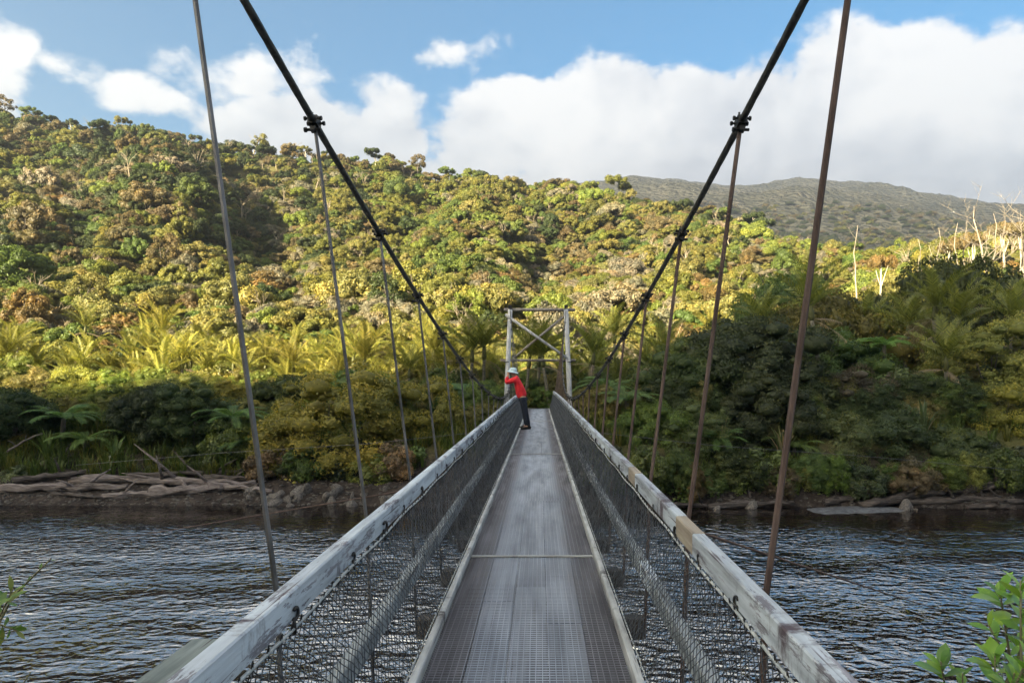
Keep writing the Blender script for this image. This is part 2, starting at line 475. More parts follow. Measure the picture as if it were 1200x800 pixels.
# smooth value noise for terrain
class VN:
    def __init__(self, seed): self.t = np.random.RandomState(seed).rand(256, 256)
    def __call__(self, x, y):
        x = np.asarray(x, float); y = np.asarray(y, float)
        xi = np.floor(x).astype(int); yi = np.floor(y).astype(int)
        fx = x - xi; fy = y - yi
        fx = fx * fx * (3 - 2 * fx); fy = fy * fy * (3 - 2 * fy)
        g = lambda a, b: self.t[a & 255, b & 255]
        return (g(xi, yi) * (1 - fx) + g(xi + 1, yi) * fx) * (1 - fy) + (g(xi, yi + 1) * (1 - fx) + g(xi + 1, yi + 1) * fx) * fy - 0.5
    def fbm(self, x, y, o=4):
        s = 0; a = 1.0
        for k in range(o):
            s = s + a * self(x * 2 ** k + 17.3 * k, y * 2 ** k + 5.1 * k); a *= 0.5
        return s
N1 = VN(3); N2 = VN(11)
def sstep(v, a, b):
    t = np.clip((np.asarray(v, float) - a) / (b - a), 0, 1)
    return t * t * (3 - 2 * t)

# ------------------------------------------------------------------ terrain
RX = np.array([-400, -150, 0, 60, 100, 190, 250, 340, 400, 450, 500, 560, 620, 680, 760, 850, 900, 960, 1050, 1200, 1400])
RY = np.array([112, 120, 138, 151, 159, 174, 178, 181, 193, 192, 209, 218, 226, 229, 244, 260, 285, 304, 308, 288, 280])
def ridge_y(q): return np.interp(q, [-400, 150, 600, 850, 1000, 1100, 1400], [250, 240, 255, 235, 170, 118, 112])
def bank_y(x): return 25.4 - 0.012 * np.asarray(x, float) + 0.9 * N2(np.asarray(x, float) * 0.13, 0.5) + 0.4 * N2(np.asarray(x, float) * 0.6, 3.5)
def ground_z(x, y):
    x = np.asarray(x, float); y = np.asarray(y, float)
    yy = np.maximum(y, 8.0)
    q = HX + F * (x - CX) / yy
    by = bank_y(x)
    s = y - by
    s = np.where(s > 0, s * np.interp(x, [-8, -1], [1.0, 1.8]), s)
    bank = np.interp(s, [-8, -2, 0, 1.2, 2.6, 4.5, 8, 20], [-2.2, -0.9, 0.0, 0.55, 0.8, 1.7, 2.6, 3.1])
    bank = bank + 0.25 * N1.fbm(x * 0.5, y * 0.5, 3) * sstep(s, 0, 3)
    yr = ridge_y(q)
    top = EYE + (HY - np.interp(q, RX, RY)) / F * yr
    t = np.clip((y - 60) / (yr - 60), 0, 1)
    prof = t ** 1.12 * (1 - 0.12 * np.sin(t * math.pi))
    hill = (top - 3.1) * prof
    back = np.clip((y - yr) / 60, 0, 3)
    hill = hill - (top - 3.1) * 0.22 * back
    amp = sstep(t, 0.05, 0.35) * sstep(t, 1.05, 0.8)
    spur = 13.0 * np.exp(-((q - 185) / 62.0) ** 2) * np.exp(-((y - 175) / 45.0) ** 2) - 9.0 * np.exp(-((q - 318) / 48.0) ** 2) * np.exp(-((y - 165) / 45.0) ** 2)
    spur = spur + 6.0 * np.exp(-((q - 560) / 50.0) ** 2) * np.exp(-((y - 190) / 40.0) ** 2) - 7.0 * np.exp(-((q - 640) / 45.0) ** 2) * np.exp(-((y - 150) / 50.0) ** 2)
    spur = spur - 5.0 * np.exp(-((q - 510) / 25.0) ** 2) * np.exp(-((y - 215) / 25.0) ** 2)
    hill = hill + amp * (9.0 * N1.fbm(x / 46.0, y / 60.0, 3)) + spur * sstep(t, 0.0, 0.2)
    return bank + np.where(y > 60, hill, 0)

def grid_mesh(name, X, Y, Z, mat, smooth=True):
    h, wd = X.shape
    v = np.stack([X.ravel(), Y.ravel(), Z.ravel()], 1)
    i = np.arange(h * wd).reshape(h, wd)
    f = np.stack([i[:-1, :-1].ravel(), i[:-1, 1:].ravel(), i[1:, 1:].ravel(), i[1:, :-1].ravel()], 1)
    return mesh_np(name, v, f, mat, smooth=smooth)

tq = np.linspace(-700, 1900, 240)
ty = np.concatenate([np.linspace(17, 36, 60), np.linspace(37, 60, 30), np.geomspace(61.5, 420, 90)])
TQ, TY = np.meshgrid(tq, ty)
TX = CX + (TQ - HX) / F * TY
tag(obj('hillside_ground', grid_mesh('hillside_ground', TX, TY, ground_z(TX, TY), GROUND)), kind='structure')

# near bank behind and beside the camera, with the hill whose shadow lies across the river
tdir = np.array([math.sin(R(SUN_BACK)), math.cos(R(SUN_BACK))])
pdir = np.array([math.cos(R(SUN_BACK)), -math.sin(R(SUN_BACK))])
def near_z(x, y):
    t = x * tdir[0] + y * tdir[1]; p = x * pdir[0] + y * pdir[1]
    H = np.interp(p, [-200, -120, -75, -58, -46, -34, -27, -17, -4, 4, 30, 90, 200], [20, 45, 65.5, 71.2, 72.4, 78, 86.5, 97, 104, 110, 116, 120, 120])
    hill = H * sstep(-t, 90, 225) + 2.2 * N2.fbm(x / 9.0, y / 9.0, 4) * sstep(-t, 60, 200)
    bank = np.interp(y, [-30, -3, -0.5, 3, 9], [3.6, 3.3, 3.0, 1.0, -2.0])
    return bank + hill
nx, ny = np.meshgrid(np.linspace(-420, 330, 300), np.concatenate([np.linspace(-420, -20, 160), np.linspace(-18.5, 10, 40)]))
tag(obj('near_bank_ground', grid_mesh('near_bank_ground', nx, ny, near_z(nx, ny), GROUND)), kind='structure')

wx_, wy_ = np.meshgrid(np.linspace(-400, 400, 21), np.linspace(-12, 45, 7))
tag(obj('river_water', grid_mesh('river_water', wx_, wy_, wx_ * 0, WATER)), kind='structure')

# distant mountain
MX = np.array([300, 560, 640, 690, 720, 745, 780, 850, 900, 935, 980, 1030, 1080, 1130, 1170, 1250, 1500, 1900])
MY = np.array([250, 236, 226, 221, 214, 208, 212, 215, 213, 209, 214, 219, 227, 235, 240, 246, 255, 260])
mq = np.linspace(380, 1800, 330)
my = np.concatenate([np.linspace(400, 1750, 190), np.linspace(1765, 2300, 20)])
MQ, MYY = np.meshgrid(mq, my)
MXX = CX + (MQ - HX) / F * MYY
mt = np.clip((MYY - 420) / (1700 - 420), 0, 1)
mtop = (HY - np.interp(MQ, MX, MY)) / F * 1700
MZ = EYE + 20 + (mtop - 20) * (mt ** 0.85) + mt * (1 - mt) * 4 * 45 * N1.fbm(MXX / 260, MYY / 330, 4) + 5.0 * N2.fbm(MXX / 16, MYY / 16, 3) + 14 * mt * N2.fbm(MXX / 90, MYY / 120, 3)
MZ = MZ - np.clip((MYY - 1720) / 500, 0, 2) * 160
tag(obj('mountain', grid_mesh('mountain', MXX, MYY, MZ, MOUNTAIN)), kind='structure')

# ------------------------------------------------------------------ the suspension bridge
def deck_z(d): return EYE - 1.31 - 0.00957 * (d - 2.92) + 0.000288 * (d - 2.92) * (d - 18.6)
def rail_z(d): return EYE + np.interp(d, [-2, 0, 2.2, 8, 18.6, 25, 31], [-0.63, -0.625, -0.622, -0.625, -0.615, -0.64, -0.69])
def cable_z(d): return EYE - 0.46 + 0.0123 * (d - 14.5) ** 2
def cable_x(d): return 0.69 + 0.0021 * (d - 14.5) ** 2
END = 30.2
TOWER_Y = 31.2
NEAR_TOWER = -2.2
bridge = thing('suspension_bridge', 'timber and steel suspension footbridge with netted sides running across the dark river', 'bridge', (0, 0, 0))
rng = random.Random(5)

def board(name, p0, p1, sx, sz, mat, parent, b=0.005, roll=0.0):
    """a straight timber of section sx by sz from p0 to p1, its own mesh with its own grain"""
    p0 = Vector(p0); p1 = Vector(p1); d = p1 - p0
    me = bevel_box(name, sx, d.length, sz, mat, min(b, sx * 0.2, sz * 0.2))
    q = d.to_track_quat('Y', 'Z')
    off = Vector((rng.uniform(-50, 50), rng.uniform(-50, 50), rng.uniform(-50, 50)))
    M = Matrix.Translation(off)
    me.transform(M)                       # grain differs from board to board
    o = obj(name, me, parent)
    o.rotation_mode = 'QUATERNION'; o.rotation_quaternion = q
    o.location = (p0 + p1) / 2 - (q @ off)
    return o

HANG = [2.03 + 1.055 * k for k in range(27)]
# handrails: separate boards butted end to end along each side
joints = {-1: [0.25, 2.97, 5.85, 8.75, 11.7, 14.6, 17.4, 20.3, 23.2, 26.1, 28.6, END], 1: [0.25, 2.70, 3.04, 4.36, 4.66, 7.5, 10.4, 13.4, 16.3, 19.2, 22.1, 25.0, 27.8, END]}
for s in (-1, 1):
    J = joints[s]
    for k in range(len(J) - 1):
        a, c = J[k], J[k + 1]
        brown = (s == 1 and k in (1, 3))
        dx = rng.uniform(-0.004, 0.004)
        zo = -0.045 + rng.uniform(-0.003, 0.003)
        bo = board('handrail_board', (s * (0.685 + dx), a + 0.003, rail_z(a) + zo), (s * (0.685 + dx), c - 0.003, rail_z(c) + zo), 0.052, 0.092, RAIL_BROWN if brown else RAIL, bridge)
        if brown: bo['label'] = 'short bare brown board let into the white handrail'
    # wire rope laced under the inner edge of the rail
    g = Geo()
    pts = []
    for d in np.arange(0.2, END, 0.25):
        sag = 0.006 * math.sin(d * 6.0 + s)
        pts.append((s * 0.652, d, rail_z(d) - 0.098 + sag))
    g.tube(pts, 0.0055, 6)
    obj('rail_wire', g.mesh('rail_wire', WIRE_PALE, True), bridge)
    # lower rail outside the net
    LJ = [0.3, 3.9, 7.4, 10.9, 14.4, 17.9, 21.4, 24.9, END] if s < 0 else [0.3, 3.42, 3.8, 7.0, 10.5, 14.0, 17.5, 21.0, 24.5, 27.5, END]
    for k in range(len(LJ) - 1):
        a, c = LJ[k], LJ[k + 1]
        board('lower_rail_board', (s * 0.632, a + 0.003, deck_z(a) + 0.255), (s * 0.632, c - 0.003, deck_z(c) + 0.255), 0.052, 0.085, RAIL if (s > 0 and k == 1) else RAIL_LOW, bridge)
    # kerb along the deck edge
    KJ = [0.3 + 2.42 * k for k in range(13)]
    for k in range(len(KJ) - 1):
        a, c = KJ[k], min(KJ[k + 1], END)
        if c <= a: continue
        board('kerb_board', (s * 0.472, a + 0.004, deck_z(a) + 0.012), (s * 0.472, c - 0.004, deck_z(c) + 0.012), 0.034, 0.075, KERB, bridge)
    # bearer under the deck
    for k in range(6):
        a, c = 0.2 + 5.0 * k, 5.2 + 5.0 * k
        board('deck_bearer', (s * 0.30, a + 0.003, deck_z(a) - 0.088), (s * 0.30, c - 0.003, deck_z(c) - 0.088), 0.07, 0.085, BEARER, bridge)

# the wider landing board on the outside of the near end of the left rail
board('landing_board', (-0.775, 0.30, rail_z(0.3) - 0.030), (-0.748, 1.66, rail_z(1.7) - 0.032), 0.085, 0.035, LANDING, bridge)
board('landing_board', (0.752, 0.20, rail_z(0.3) - 0.034), (0.735, 0.80, rail_z(0.8) - 0.034), 0.05, 0.035, RAIL_LOW, bridge)

# transoms with a hanger at each end
for k, d in enumerate(HANG):
    board('transom', (-0.68, d, deck_z(d) - 0.195), (0.68, d, deck_z(d) - 0.195), 0.095, 0.125, BEARER, bridge)
    for s in (-1, 1):
        top = Vector((s * cable_x(d), d, cable_z(d)))
        low = Vector((s * 0.632, d, deck_z(d) - 0.20))
        railp = Vector((s * 0.727, d, float(rail_z(d)) - 0.03))
        if top.z < rail_z(d) + 0.02: continue
        # straight line from the clamp past the outside of the rail, then to the transom end
        g = Geo()
        g.tube([top, railp, Vector((s * 0.69, d, deck_z(d) - 0.26))], 0.0086 if s < 0 else 0.0100, 6, phase=0.3)
        obj('hanger', g.mesh('hanger', STEEL_RUST if s > 0 else STEEL_GALV), bridge)

# main cables: twisted wire rope
def rope(path, rad, lobes=6, pitch=0.17, n=18, depth=0.16):
    path = np.array(path); k = len(path)
    dd = np.gradient(path, axis=0); dd /= np.linalg.norm(dd, axis=1)[:, None]
    side = np.cross(dd, np.array([0, 0, 1.0])); side /= np.linalg.norm(side, axis=1)[:, None]
    up = np.cross(side, dd)
    L = np.concatenate([[0], np.cumsum(np.linalg.norm(np.diff(path, axis=0), axis=1))])
    a = np.linspace(0, 2 * math.pi, n, endpoint=False)
    A = a[None, :] + 0 * L[:, None]
    r = rad * (1 - depth + depth * np.abs(np.cos(lobes / 2 * (A - 2 * math.pi * L[:, None] / (pitch * lobes) ))))
    v = path[:, None, :] + r[..., None] * (np.cos(A)[..., None] * side[:, None, :] + np.sin(A)[..., None] * up[:, None, :])
    i = np.arange(k * n).reshape(k, n); j = np.roll(i, -1, axis=1)
    f = np.stack([i[:-1].ravel(), j[:-1].ravel(), j[1:].ravel(), i[1:].ravel()], 1)
    return v.reshape(-1, 3), f
clamp_mesh = None
def make_clamp():
    g = Geo()
    g.box((0, 0, 0), (0.062, 0.085, 0.060))
    g.box((0, 0, -0.045), (0.036, 0.045, 0.045))
    for sy in (-0.028, 0.028):
        g.tube([(-0.055, sy, 0.012), (0.055, sy, 0.012)], 0.008, 6)
        g.tube([(-0.060, sy, 0.012), (-0.046, sy, 0.012)], 0.015, 6)
        g.tube([(0.046, sy, 0.012), (0.060, sy, 0.012)], 0.015, 6)
    g.tube([(-0.05, 0, -0.055), (0.05, 0, -0.055)], 0.010, 6)
    g.tube([(-0.062, 0, -0.055), (-0.045, 0, -0.055)], 0.017, 6)
    g.tube([(0.012, 0.02, 0.02), (0.012, 0.02, 0.062)], 0.007, 6)
    g.tube([(-0.012, -0.02, 0.02), (-0.012, -0.02, 0.062)], 0.007, 6)
    return g.mesh('cable_clamp', STEEL_BLACK)
clamp_mesh = make_clamp()
for s in (-1, 1):
    ds = np.concatenate([np.arange(NEAR_TOWER, 8, 0.02), np.arange(8, TOWER_Y + 0.01, 0.06)])
    path = np.stack([s * cable_x(ds), ds, cable_z(ds)], 1)
    v, f = rope(path, 0.0158)
    mc = obj('main_cable', mesh_np('main_cable', v, f, STEEL_DARK, smooth=True), bridge)
    for d in HANG:
        z = cable_z(d)
        if z < rail_z(d) + 0.02: continue
        sl = math.atan(2 * 0.0123 * (d - 14.5))
        obj('cable_clamp', clamp_mesh, mc, (s * cable_x(d), d, z), (sl, 0, s * 0.05), 0.68)
    # backstays beyond the towers
    for y0, y1 in ((TOWER_Y, TOWER_Y + 7.5), (NEAR_TOWER, NEAR_TOWER - 7.5)):
        g = Geo()
        zt = cable_z(y0)
        g.tube([(s * cable_x(y0), y0, zt), (s * 1.5, (y0 + y1) / 2, zt * 0.5 + 1.5), (s * 1.7, y1, 3.0)], 0.017, 8)
        obj('backstay_cable', g.mesh('backstay_cable', STEEL_DARK, True), bridge)

# eye hooks on the inner face of the rails
def make_hook():
    g = Geo()
    pts = [(0.0, 0.017 * math.cos(a), 0.017 * math.sin(a)) for a in np.linspace(-2.2, 2.6, 12)]
    g.tube(pts, 0.0052, 6)
    g.tube([(0, pts[0][1], pts[0][2]), (0.004, -0.012, -0.035), (0.0, 0.005, -0.055)], 0.0052, 6)
    return g.mesh('eye_hook', STEEL_BLACK, True)
hook = make_hook()
for s in (-1, 1):
    ks = [2.03 + 0.0] + [2.03 + 0.5275 * k for k in range(1, 46)]
    for i, d in enumerate(ks):
        d = d + 0.06 * math.sin(i * 1.7 + s)
        if d > END - 0.4: continue
        obj('eye_hook', hook, bridge, (s * 0.653, d, rail_z(d) - 0.066), (rng.uniform(-0.3, 0.3), 0, rng.uniform(-0.2, 0.2)), rng.uniform(0.75, 1.15) * (1.15 if i % 2 == 0 else 0.8))

# netting: diagonal wires woven between the rail wire and the deck edge
def net_point(s, d, h):
    """h from 0 at the deck edge to 1 at the rail; the net bellies out slightly"""
    z0 = deck_z(d) + 0.03; z1 = rail_z(d) - 0.100
    belly = 0.018 * math.sin(math.pi * h) + 0.006 * math.sin(d * 3.1) * math.sin(math.pi * h)
    return (s * (0.497 + (0.655 - 0.497) * h + belly), d, z0 + (z1 - z0) * h)
def net(s, cell=0.046, r=0.0020, seg=14):
    v = []; f = []
    nr = np.random.RandomState(7 + s)
    span = cell * seg
    for sgn in (-1, 1):
        d0 = 0.3 - span
        while d0 < END + (span if sgn < 0 else 0):
            pts = []
            for k in range(seg + 1):
                h = k / seg
                d = d0 + sgn * span * h if sgn > 0 else d0 - span * h
                if d < 0.25 or d > END: continue
                p = np.array(net_point(s, d, h)) + nr.normal(0, 0.0022, 3)
                pts.append((p, d))
            if len(pts) > 1:
                i0 = len(v)
                for j, (p, d) in enumerate(pts):
                    rr = r
                    wig = 0.0045 * (1 if (j + (sgn > 0)) % 2 else -1)
                    c = p + np.array([0, 0, 0])
                    c[0] += wig * 0.4
                    for q in range(3):
                        a = 2.094 * q + 0.5
                        v.append((c[0] + rr * math.cos(a), c[1] + rr * math.sin(a) * 0.7, c[2] + rr * math.sin(a) * 0.7))
                for j in range(len(pts) - 1):
                    for q in range(3):
                        a = i0 + j * 3 + q; b = i0 + j * 3 + (q + 1) % 3
                        f.append((a, b, b + 3, a + 3))
            d0 += cell
    return mesh_np('side_net', np.array(v), np.array(f), WIRE_DARK)
for s in (-1, 1):
    tag(obj('side_net', net(s), bridge), kind='stuff')
    # lacing loops that tie the net to the rail wire
    g = Geo()
    d = 0.5
    while d < 16:
        p = Vector(net_point(s, d, 0.985))
        h = rng.uniform(0.018, 0.034)
        g.tube([p + Vector((0, -0.012, -0.012)), p + Vector((-s * 0.006, 0.002, h)), p + Vector((0, 0.014, -0.010))], 0.0022, 3, cap=False)
        d += rng.uniform(0.05, 0.11)
    tag(obj('net_lacing', g.mesh('net_lacing', STEEL_BLACK), bridge), kind='stuff')
    # horizontal strand halfway down the net
    g = Geo()
    g.tube([net_point(s, dd, 0.02) for dd in np.arange(0.3, END, 0.3)], 0.004, 5)
    obj('net_foot_wire', g.mesh('net_foot_wire', WIRE_PALE, True), bridge)

# deck planks laid lengthwise, five across
px0 = -0.452
widths = [0.172, 0.185, 0.19, 0.185, 0.172]
xx = px0
for c, wd in enumerate(widths):
    y = 0.2 - rng.uniform(0, 1.2)
    y = max(y, -0.4)
    first = True
    while y < END:
        L = rng.uniform(2.6, 4.2)
        if first: L = {0: 3.4, 1: 4.05, 2: 4.7, 3: 4.05, 4: 3.4}[c]; first = False
        e = min(y + L, END)
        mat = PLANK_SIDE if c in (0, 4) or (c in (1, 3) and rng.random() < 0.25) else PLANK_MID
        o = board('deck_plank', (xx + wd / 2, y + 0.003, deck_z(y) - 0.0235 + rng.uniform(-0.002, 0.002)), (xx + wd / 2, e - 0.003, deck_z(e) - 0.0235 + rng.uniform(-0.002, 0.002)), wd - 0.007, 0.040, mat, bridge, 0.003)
        y = e
    xx += wd
# welded wire mesh over the planks
v = []; f = []
def strip(p0, p1, wdt, hgt):
    p0 = np.array(p0, float); p1 = np.array(p1, float)
    d = p1 - p0; d /= np.linalg.norm(d); sd = np.cross(d, [0, 0, 1.0]); sd /= np.linalg.norm(sd)
    i = len(v)
    for p in (p0, p1):
        v.append(p - sd * wdt / 2); v.append(p + np.array([0, 0, hgt])); v.append(p + sd * wdt / 2)
    f.append((i, i + 3, i + 4, i + 1)); f.append((i + 1, i + 4, i + 5, i + 2))
nr = np.random.RandomState(4)
panels = [0.2, 2.55, 5.03, 7.45, 9.9, 12.3, 14.7, 17.1, 19.5, 21.9, 24.3, 26.7, 29.0, END]
for a, c in zip(panels[:-1], panels[1:]):
    xo = nr.uniform(-0.008, 0.008)
    for x in np.arange(-0.44, 0.4401, 0.0295):
        n = 6
        xs = x + xo + nr.normal(0, 0.0012, n + 1)
        for k in range(n):
            d0 = a + (c - a) * k / n; d1 = a + (c - a) * (k + 1) / n
            if abs(x) < 0.455:
                strip((np.clip(xs[k], -0.45, 0.45), d0, deck_z(d0) + 0.0022), (np.clip(xs[k + 1], -0.45, 0.45), d1, deck_z(d1) + 0.0022), 0.0040, 0.0034)
    y = a + 0.012
    while y < c:
        z = deck_z(y)
        strip((-0.45, y + nr.normal(0, 0.001), z + 0.0012), (0.45, y + nr.normal(0, 0.001), z + 0.0012), 0.0036, 0.0030)
        y += 0.0265 if y < 12 else 0.053
tag(obj('deck_mesh', mesh_np('deck_mesh', np.array(v), np.array(f), WIRE_WORN), bridge), kind='stuff')
for k, d in enumerate(panels[1:-1]):
    if k not in (1, 4, 8): continue
    bm_ = KERB
    board('deck_batten', (-0.448, d, deck_z(d) + 0.009), (0.448, d, deck_z(d) + 0.009), 0.022, 0.012, bm_, bridge, 0.002)

# towers: splayed posts, head beam, middle beam, crossed braces
def tower(Y, near=False):
    tw = obj('tower', None, bridge)
    base = -0.6 if not near else -0.2
    zt = float(cable_z(Y)) + 0.03
    xt = float(cable_x(Y))
    def cyl(name, p0, p1, r0, r1, mat, n=12):
        g = Geo(); g.tube([p0, tuple((np.array(p0) + np.array(p1)) / 2), p1], [r0, (r0 + r1) / 2, r1], n)
        return obj(name, g.mesh(name, mat, True), tw)
    spread = 0.28
    zb = 1.2
    for s in (-1, 1):
        cyl('post', (s * (xt + spread), Y, zb), (s * xt, Y, zt + 0.02), 0.125, 0.10, POSTM)
        g = Geo()
        g.box((s * xt, Y, zt + 0.115), (0.16, 0.22, 0.06)); g.box((s * xt, Y - 0.08, zt + 0.17), (0.16, 0.03, 0.08)); g.box((s * xt, Y + 0.08, zt + 0.17), (0.16, 0.03, 0.08))
        obj('cable_saddle', g.mesh('cable_saddle', STEEL_BLACK), tw)
        # collar of wire round the post where the middle beam meets it
        g = Geo()
        g.tube([(s * (xt + 0.155) + 0.125 * math.cos(a), Y + 0.125 * math.sin(a), EYE + 0.62) for a in np.linspace(0, 2 * math.pi, 17)], 0.02, 6)
        obj('post_collar', g.mesh('post_collar', STEEL_BLACK, True), tw)
        g = Geo(); g.box((s * (xt + spread), Y, zb + 0.55), (0.55, 0.6, 0.5))
        obj('footing', g.mesh('footing', STONE), tw)
    cyl('head_beam', (-xt - 0.30, Y + 0.14, zt + 0.02), (xt + 0.42, Y + 0.14, zt + 0.01), 0.075, 0.07, BEAMM)
    cyl('middle_beam', (-xt - 0.45, Y + 0.17, EYE + 0.70), (xt + 0.45, Y + 0.17, EYE + 0.70), 0.06, 0.06, BEAMM)
    cyl('brace', (-xt - 0.22, Y - 0.13, zt - 0.22), (xt + 0.02, Y - 0.13, EYE + 0.80), 0.062, 0.062, POSTM)
    cyl('brace', (xt - 0.05, Y + 0.06, zt - 0.25), (-xt + 0.15, Y + 0.06, EYE + 0.80), 0.055, 0.055, BEAMM)
    return tw
tower(TOWER_Y)
tower(NEAR_TOWER, True)
# landing at the far end
for k in range(5):
    board('landing_plank', (-0.62, END + 0.13 + 0.24 * k, deck_z(END) - 0.04), (0.62, END + 0.13 + 0.24 * k, deck_z(END) - 0.04), 0.225, 0.05, PLANK_SIDE, bridge)

# side guys that run down from the rails into the river, and stay wires across the far bank
for s in (-1, 1):
    a = Vector((s * 0.735, 2.95 if s > 0 else 4.0, float(rail_z(3.0)) - 0.05)); b_ = at(1012, 684, 5.2) if s > 0 else at(163, 625, 8.0)
    e = a + (b_ - a) * ((a.z + 0.3) / (a.z - b_.z))
    g = Geo(); g.tube([a, a.lerp(e, 0.25) + Vector((0, 0, -0.02)), a.lerp(e, 0.6) + Vector((0, 0, -0.02)), e], 0.0065 if s > 0 else 0.005, 5)
    obj('guy_cable', g.mesh('guy_cable', STEEL_RUST, True), bridge)
    # stay wire strung high across the far bank
    a = at(265 if s < 0 else 1010, 530 if s < 0 else 534, 23.0); b_ = Vector((s * 0.70, 21.0, float(deck_z(21.0)) - 0.15))
    mid = (a + b_) / 2 + Vector((0, 0, -0.10))
    g = Geo(); g.tube([b_, mid, a, a + (a - b_) * 0.6], 0.006, 5)
    obj('stay_wire', g.mesh('stay_wire', STEEL_GALV, True), bridge)

# ------------------------------------------------------------------ foliage builders
PAL = {
    'olive': (0.150, 0.148, 0.032), 'golden': (0.192, 0.175, 0.055), 'brown': (0.140, 0.108, 0.052), 'grey-brown': (0.200, 0.176, 0.125),
    'mid-green': (0.095, 0.132, 0.030), 'bright green': (0.158, 0.188, 0.038), 'dark green': (0.048, 0.066, 0.022), 'russet': (0.168, 0.112, 0.042),
}
def unit(a): return a / np.maximum(np.linalg.norm(a, axis=-1, keepdims=True), 1e-9)

def leaf_cloud(rs, pos, nrm, size, tint, aspect=0.55, jitter=0.6, fold=0.18):
    """one folded leaf per point: four corners, two triangles"""
    n = len(pos)
    nrm = unit(nrm + rs.normal(0, jitter, (n, 3)))
    t = unit(np.cross(nrm, rs.normal(0, 1, (n, 3))))
    b = np.cross(nrm, t)
    L = size[:, None]
    p0 = pos - t * L * 0.5
    p2 = pos + t * L * 0.5
    p1 = pos + b * L * aspect * 0.5 + nrm * L * fold
    p3 = pos - b * L * aspect * 0.5 + nrm * L * fold
    v = np.stack([p0, p1, p2, p3], 1).reshape(-1, 3)
    i = np.arange(n) * 4
    f = np.concatenate([np.stack([i, i + 1, i + 2], 1), np.stack([i, i + 2, i + 3], 1)])
    return v, f, np.repeat(tint, 4)

ICO = None
def ico():
    global ICO
    if ICO is None:
        import bmesh
        bm = bmesh.new(); bmesh.ops.create_icosphere(bm, subdivisions=1, radius=1.0)
        ICO = (np.array([v.co[:] for v in bm.verts]), np.array([[v.index for v in f.verts] for f in bm.faces]))
        bm.free()
    return ICO

def crown_mesh(name, seed, rx, rz, n_clump, clump_r, n_leaf, leaf, mat=LEAF, zc=None, flat=0.0, shell=(0.55, 0.95), low=-0.35, up=0.45, squash=0.78, aspect=0.55, core=0.80):
    """a crown of leaf clumps spread over an uneven hull, centred at height zc"""
    rs = np.random.RandomState(seed)
    if zc is None: zc = rz
    d = unit(rs.normal(0, 1, (n_clump * 4, 3)))
    d = d[d[:, 2] > low][:n_clump]
    n_clump = len(d)
    # uneven hull: a few big lobes push the outline in and out
    lob = unit(rs.normal(0, 1, (7, 3))); lw = rs.uniform(0.10, 0.32, 7)
    bulge = 0.82 + (np.maximum(d @ lob.T, 0) ** 4 @ lw)
    rad = rs.uniform(shell[0], shell[1], n_clump) * bulge
    c = d * rad[:, None] * np.array([rx, rx, rz])
    if flat: c[:, 2] = np.where(c[:, 2] > 0, c[:, 2] * (1 - flat), c[:, 2] * (1 - flat * 0.5))
    c[:, 2] += zc
    cr = clump_r * rs.uniform(0.5, 1.5, n_clump)
    ct = np.clip(rs.normal(0.5, 0.22, n_clump), 0, 1)
    wgt = cr ** 2; wgt /= wgt.sum()
    k = rs.choice(n_clump, n_leaf, p=wgt)
    out = unit(c - np.array([0, 0, zc - rz * 0.35]))[k]
    ld = unit(rs.normal(0, 1, (n_leaf, 3)) + out * 0.75 + np.array([0, 0, up]))
    rr = cr[k] * rs.uniform(0.72, 1.08, n_leaf)
    pos = c[k] + ld * rr[:, None] * np.array([1, 1, squash])
    sz = leaf * rs.uniform(0.65, 1.35, n_leaf)
    tint = np.clip(ct[k] + rs.normal(0, 0.16, n_leaf), 0, 1)
    v, f, t = leaf_cloud(rs, pos, ld, sz, tint, aspect)
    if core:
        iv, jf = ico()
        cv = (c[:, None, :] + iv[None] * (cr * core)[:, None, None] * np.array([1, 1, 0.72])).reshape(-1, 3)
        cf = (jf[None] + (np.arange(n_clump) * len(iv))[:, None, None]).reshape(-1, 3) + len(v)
        v = np.concatenate([v, cv]); f = np.concatenate([f, cf]); t = np.concatenate([t, np.repeat(ct * 0.6, len(iv))])  # clump cores tinted darker than their leaves, inner shade put into the colour
    return mesh_np(name, v, f, mat, tint=t), c

def trunk_mesh(name, seed, h, r, tips, mat=BARK, forks=5, crook=0.15, bare=False):
    """tapered trunk with limbs that reach towards crown points"""
    rr = random.Random(seed)
    g = Geo()
    pts = []; rad = []
    x = y = 0.0
    for k in range(6):
        t = k / 5
        pts.append((x, y, t * h)); rad.append(r * (1 - 0.62 * t) * (1.25 if k == 0 else 1))
        x += rr.uniform(-crook, crook) * h / 5; y += rr.uniform(-crook, crook) * h / 5
    g.tube(pts, rad, 7)
    for tip in tips[:forks]:
        k = rr.randint(2, 5)
        a = Vector(pts[k]); b = Vector(tip)
        m = (a + b) / 2 + Vector((rr.uniform(-.1, .1) * h, rr.uniform(-.1, .1) * h, 0.05 * h))
        r0 = rad[k] * 0.6
        g.tube([a, m, b], [r0, r0 * 0.6, r0 * 0.22], 5)
        if bare:
            for q in range(3):
                e = b + Vector((rr.uniform(-1, 1), rr.uniform(-1, 1), rr.uniform(0.2, 1.0))) * h * 0.14
                g.tube([m.lerp(b, rr.uniform(0.2, 0.9)), e], [r0 * 0.3, r0 * 0.08], 4)
    return g.mesh(name, mat, True)

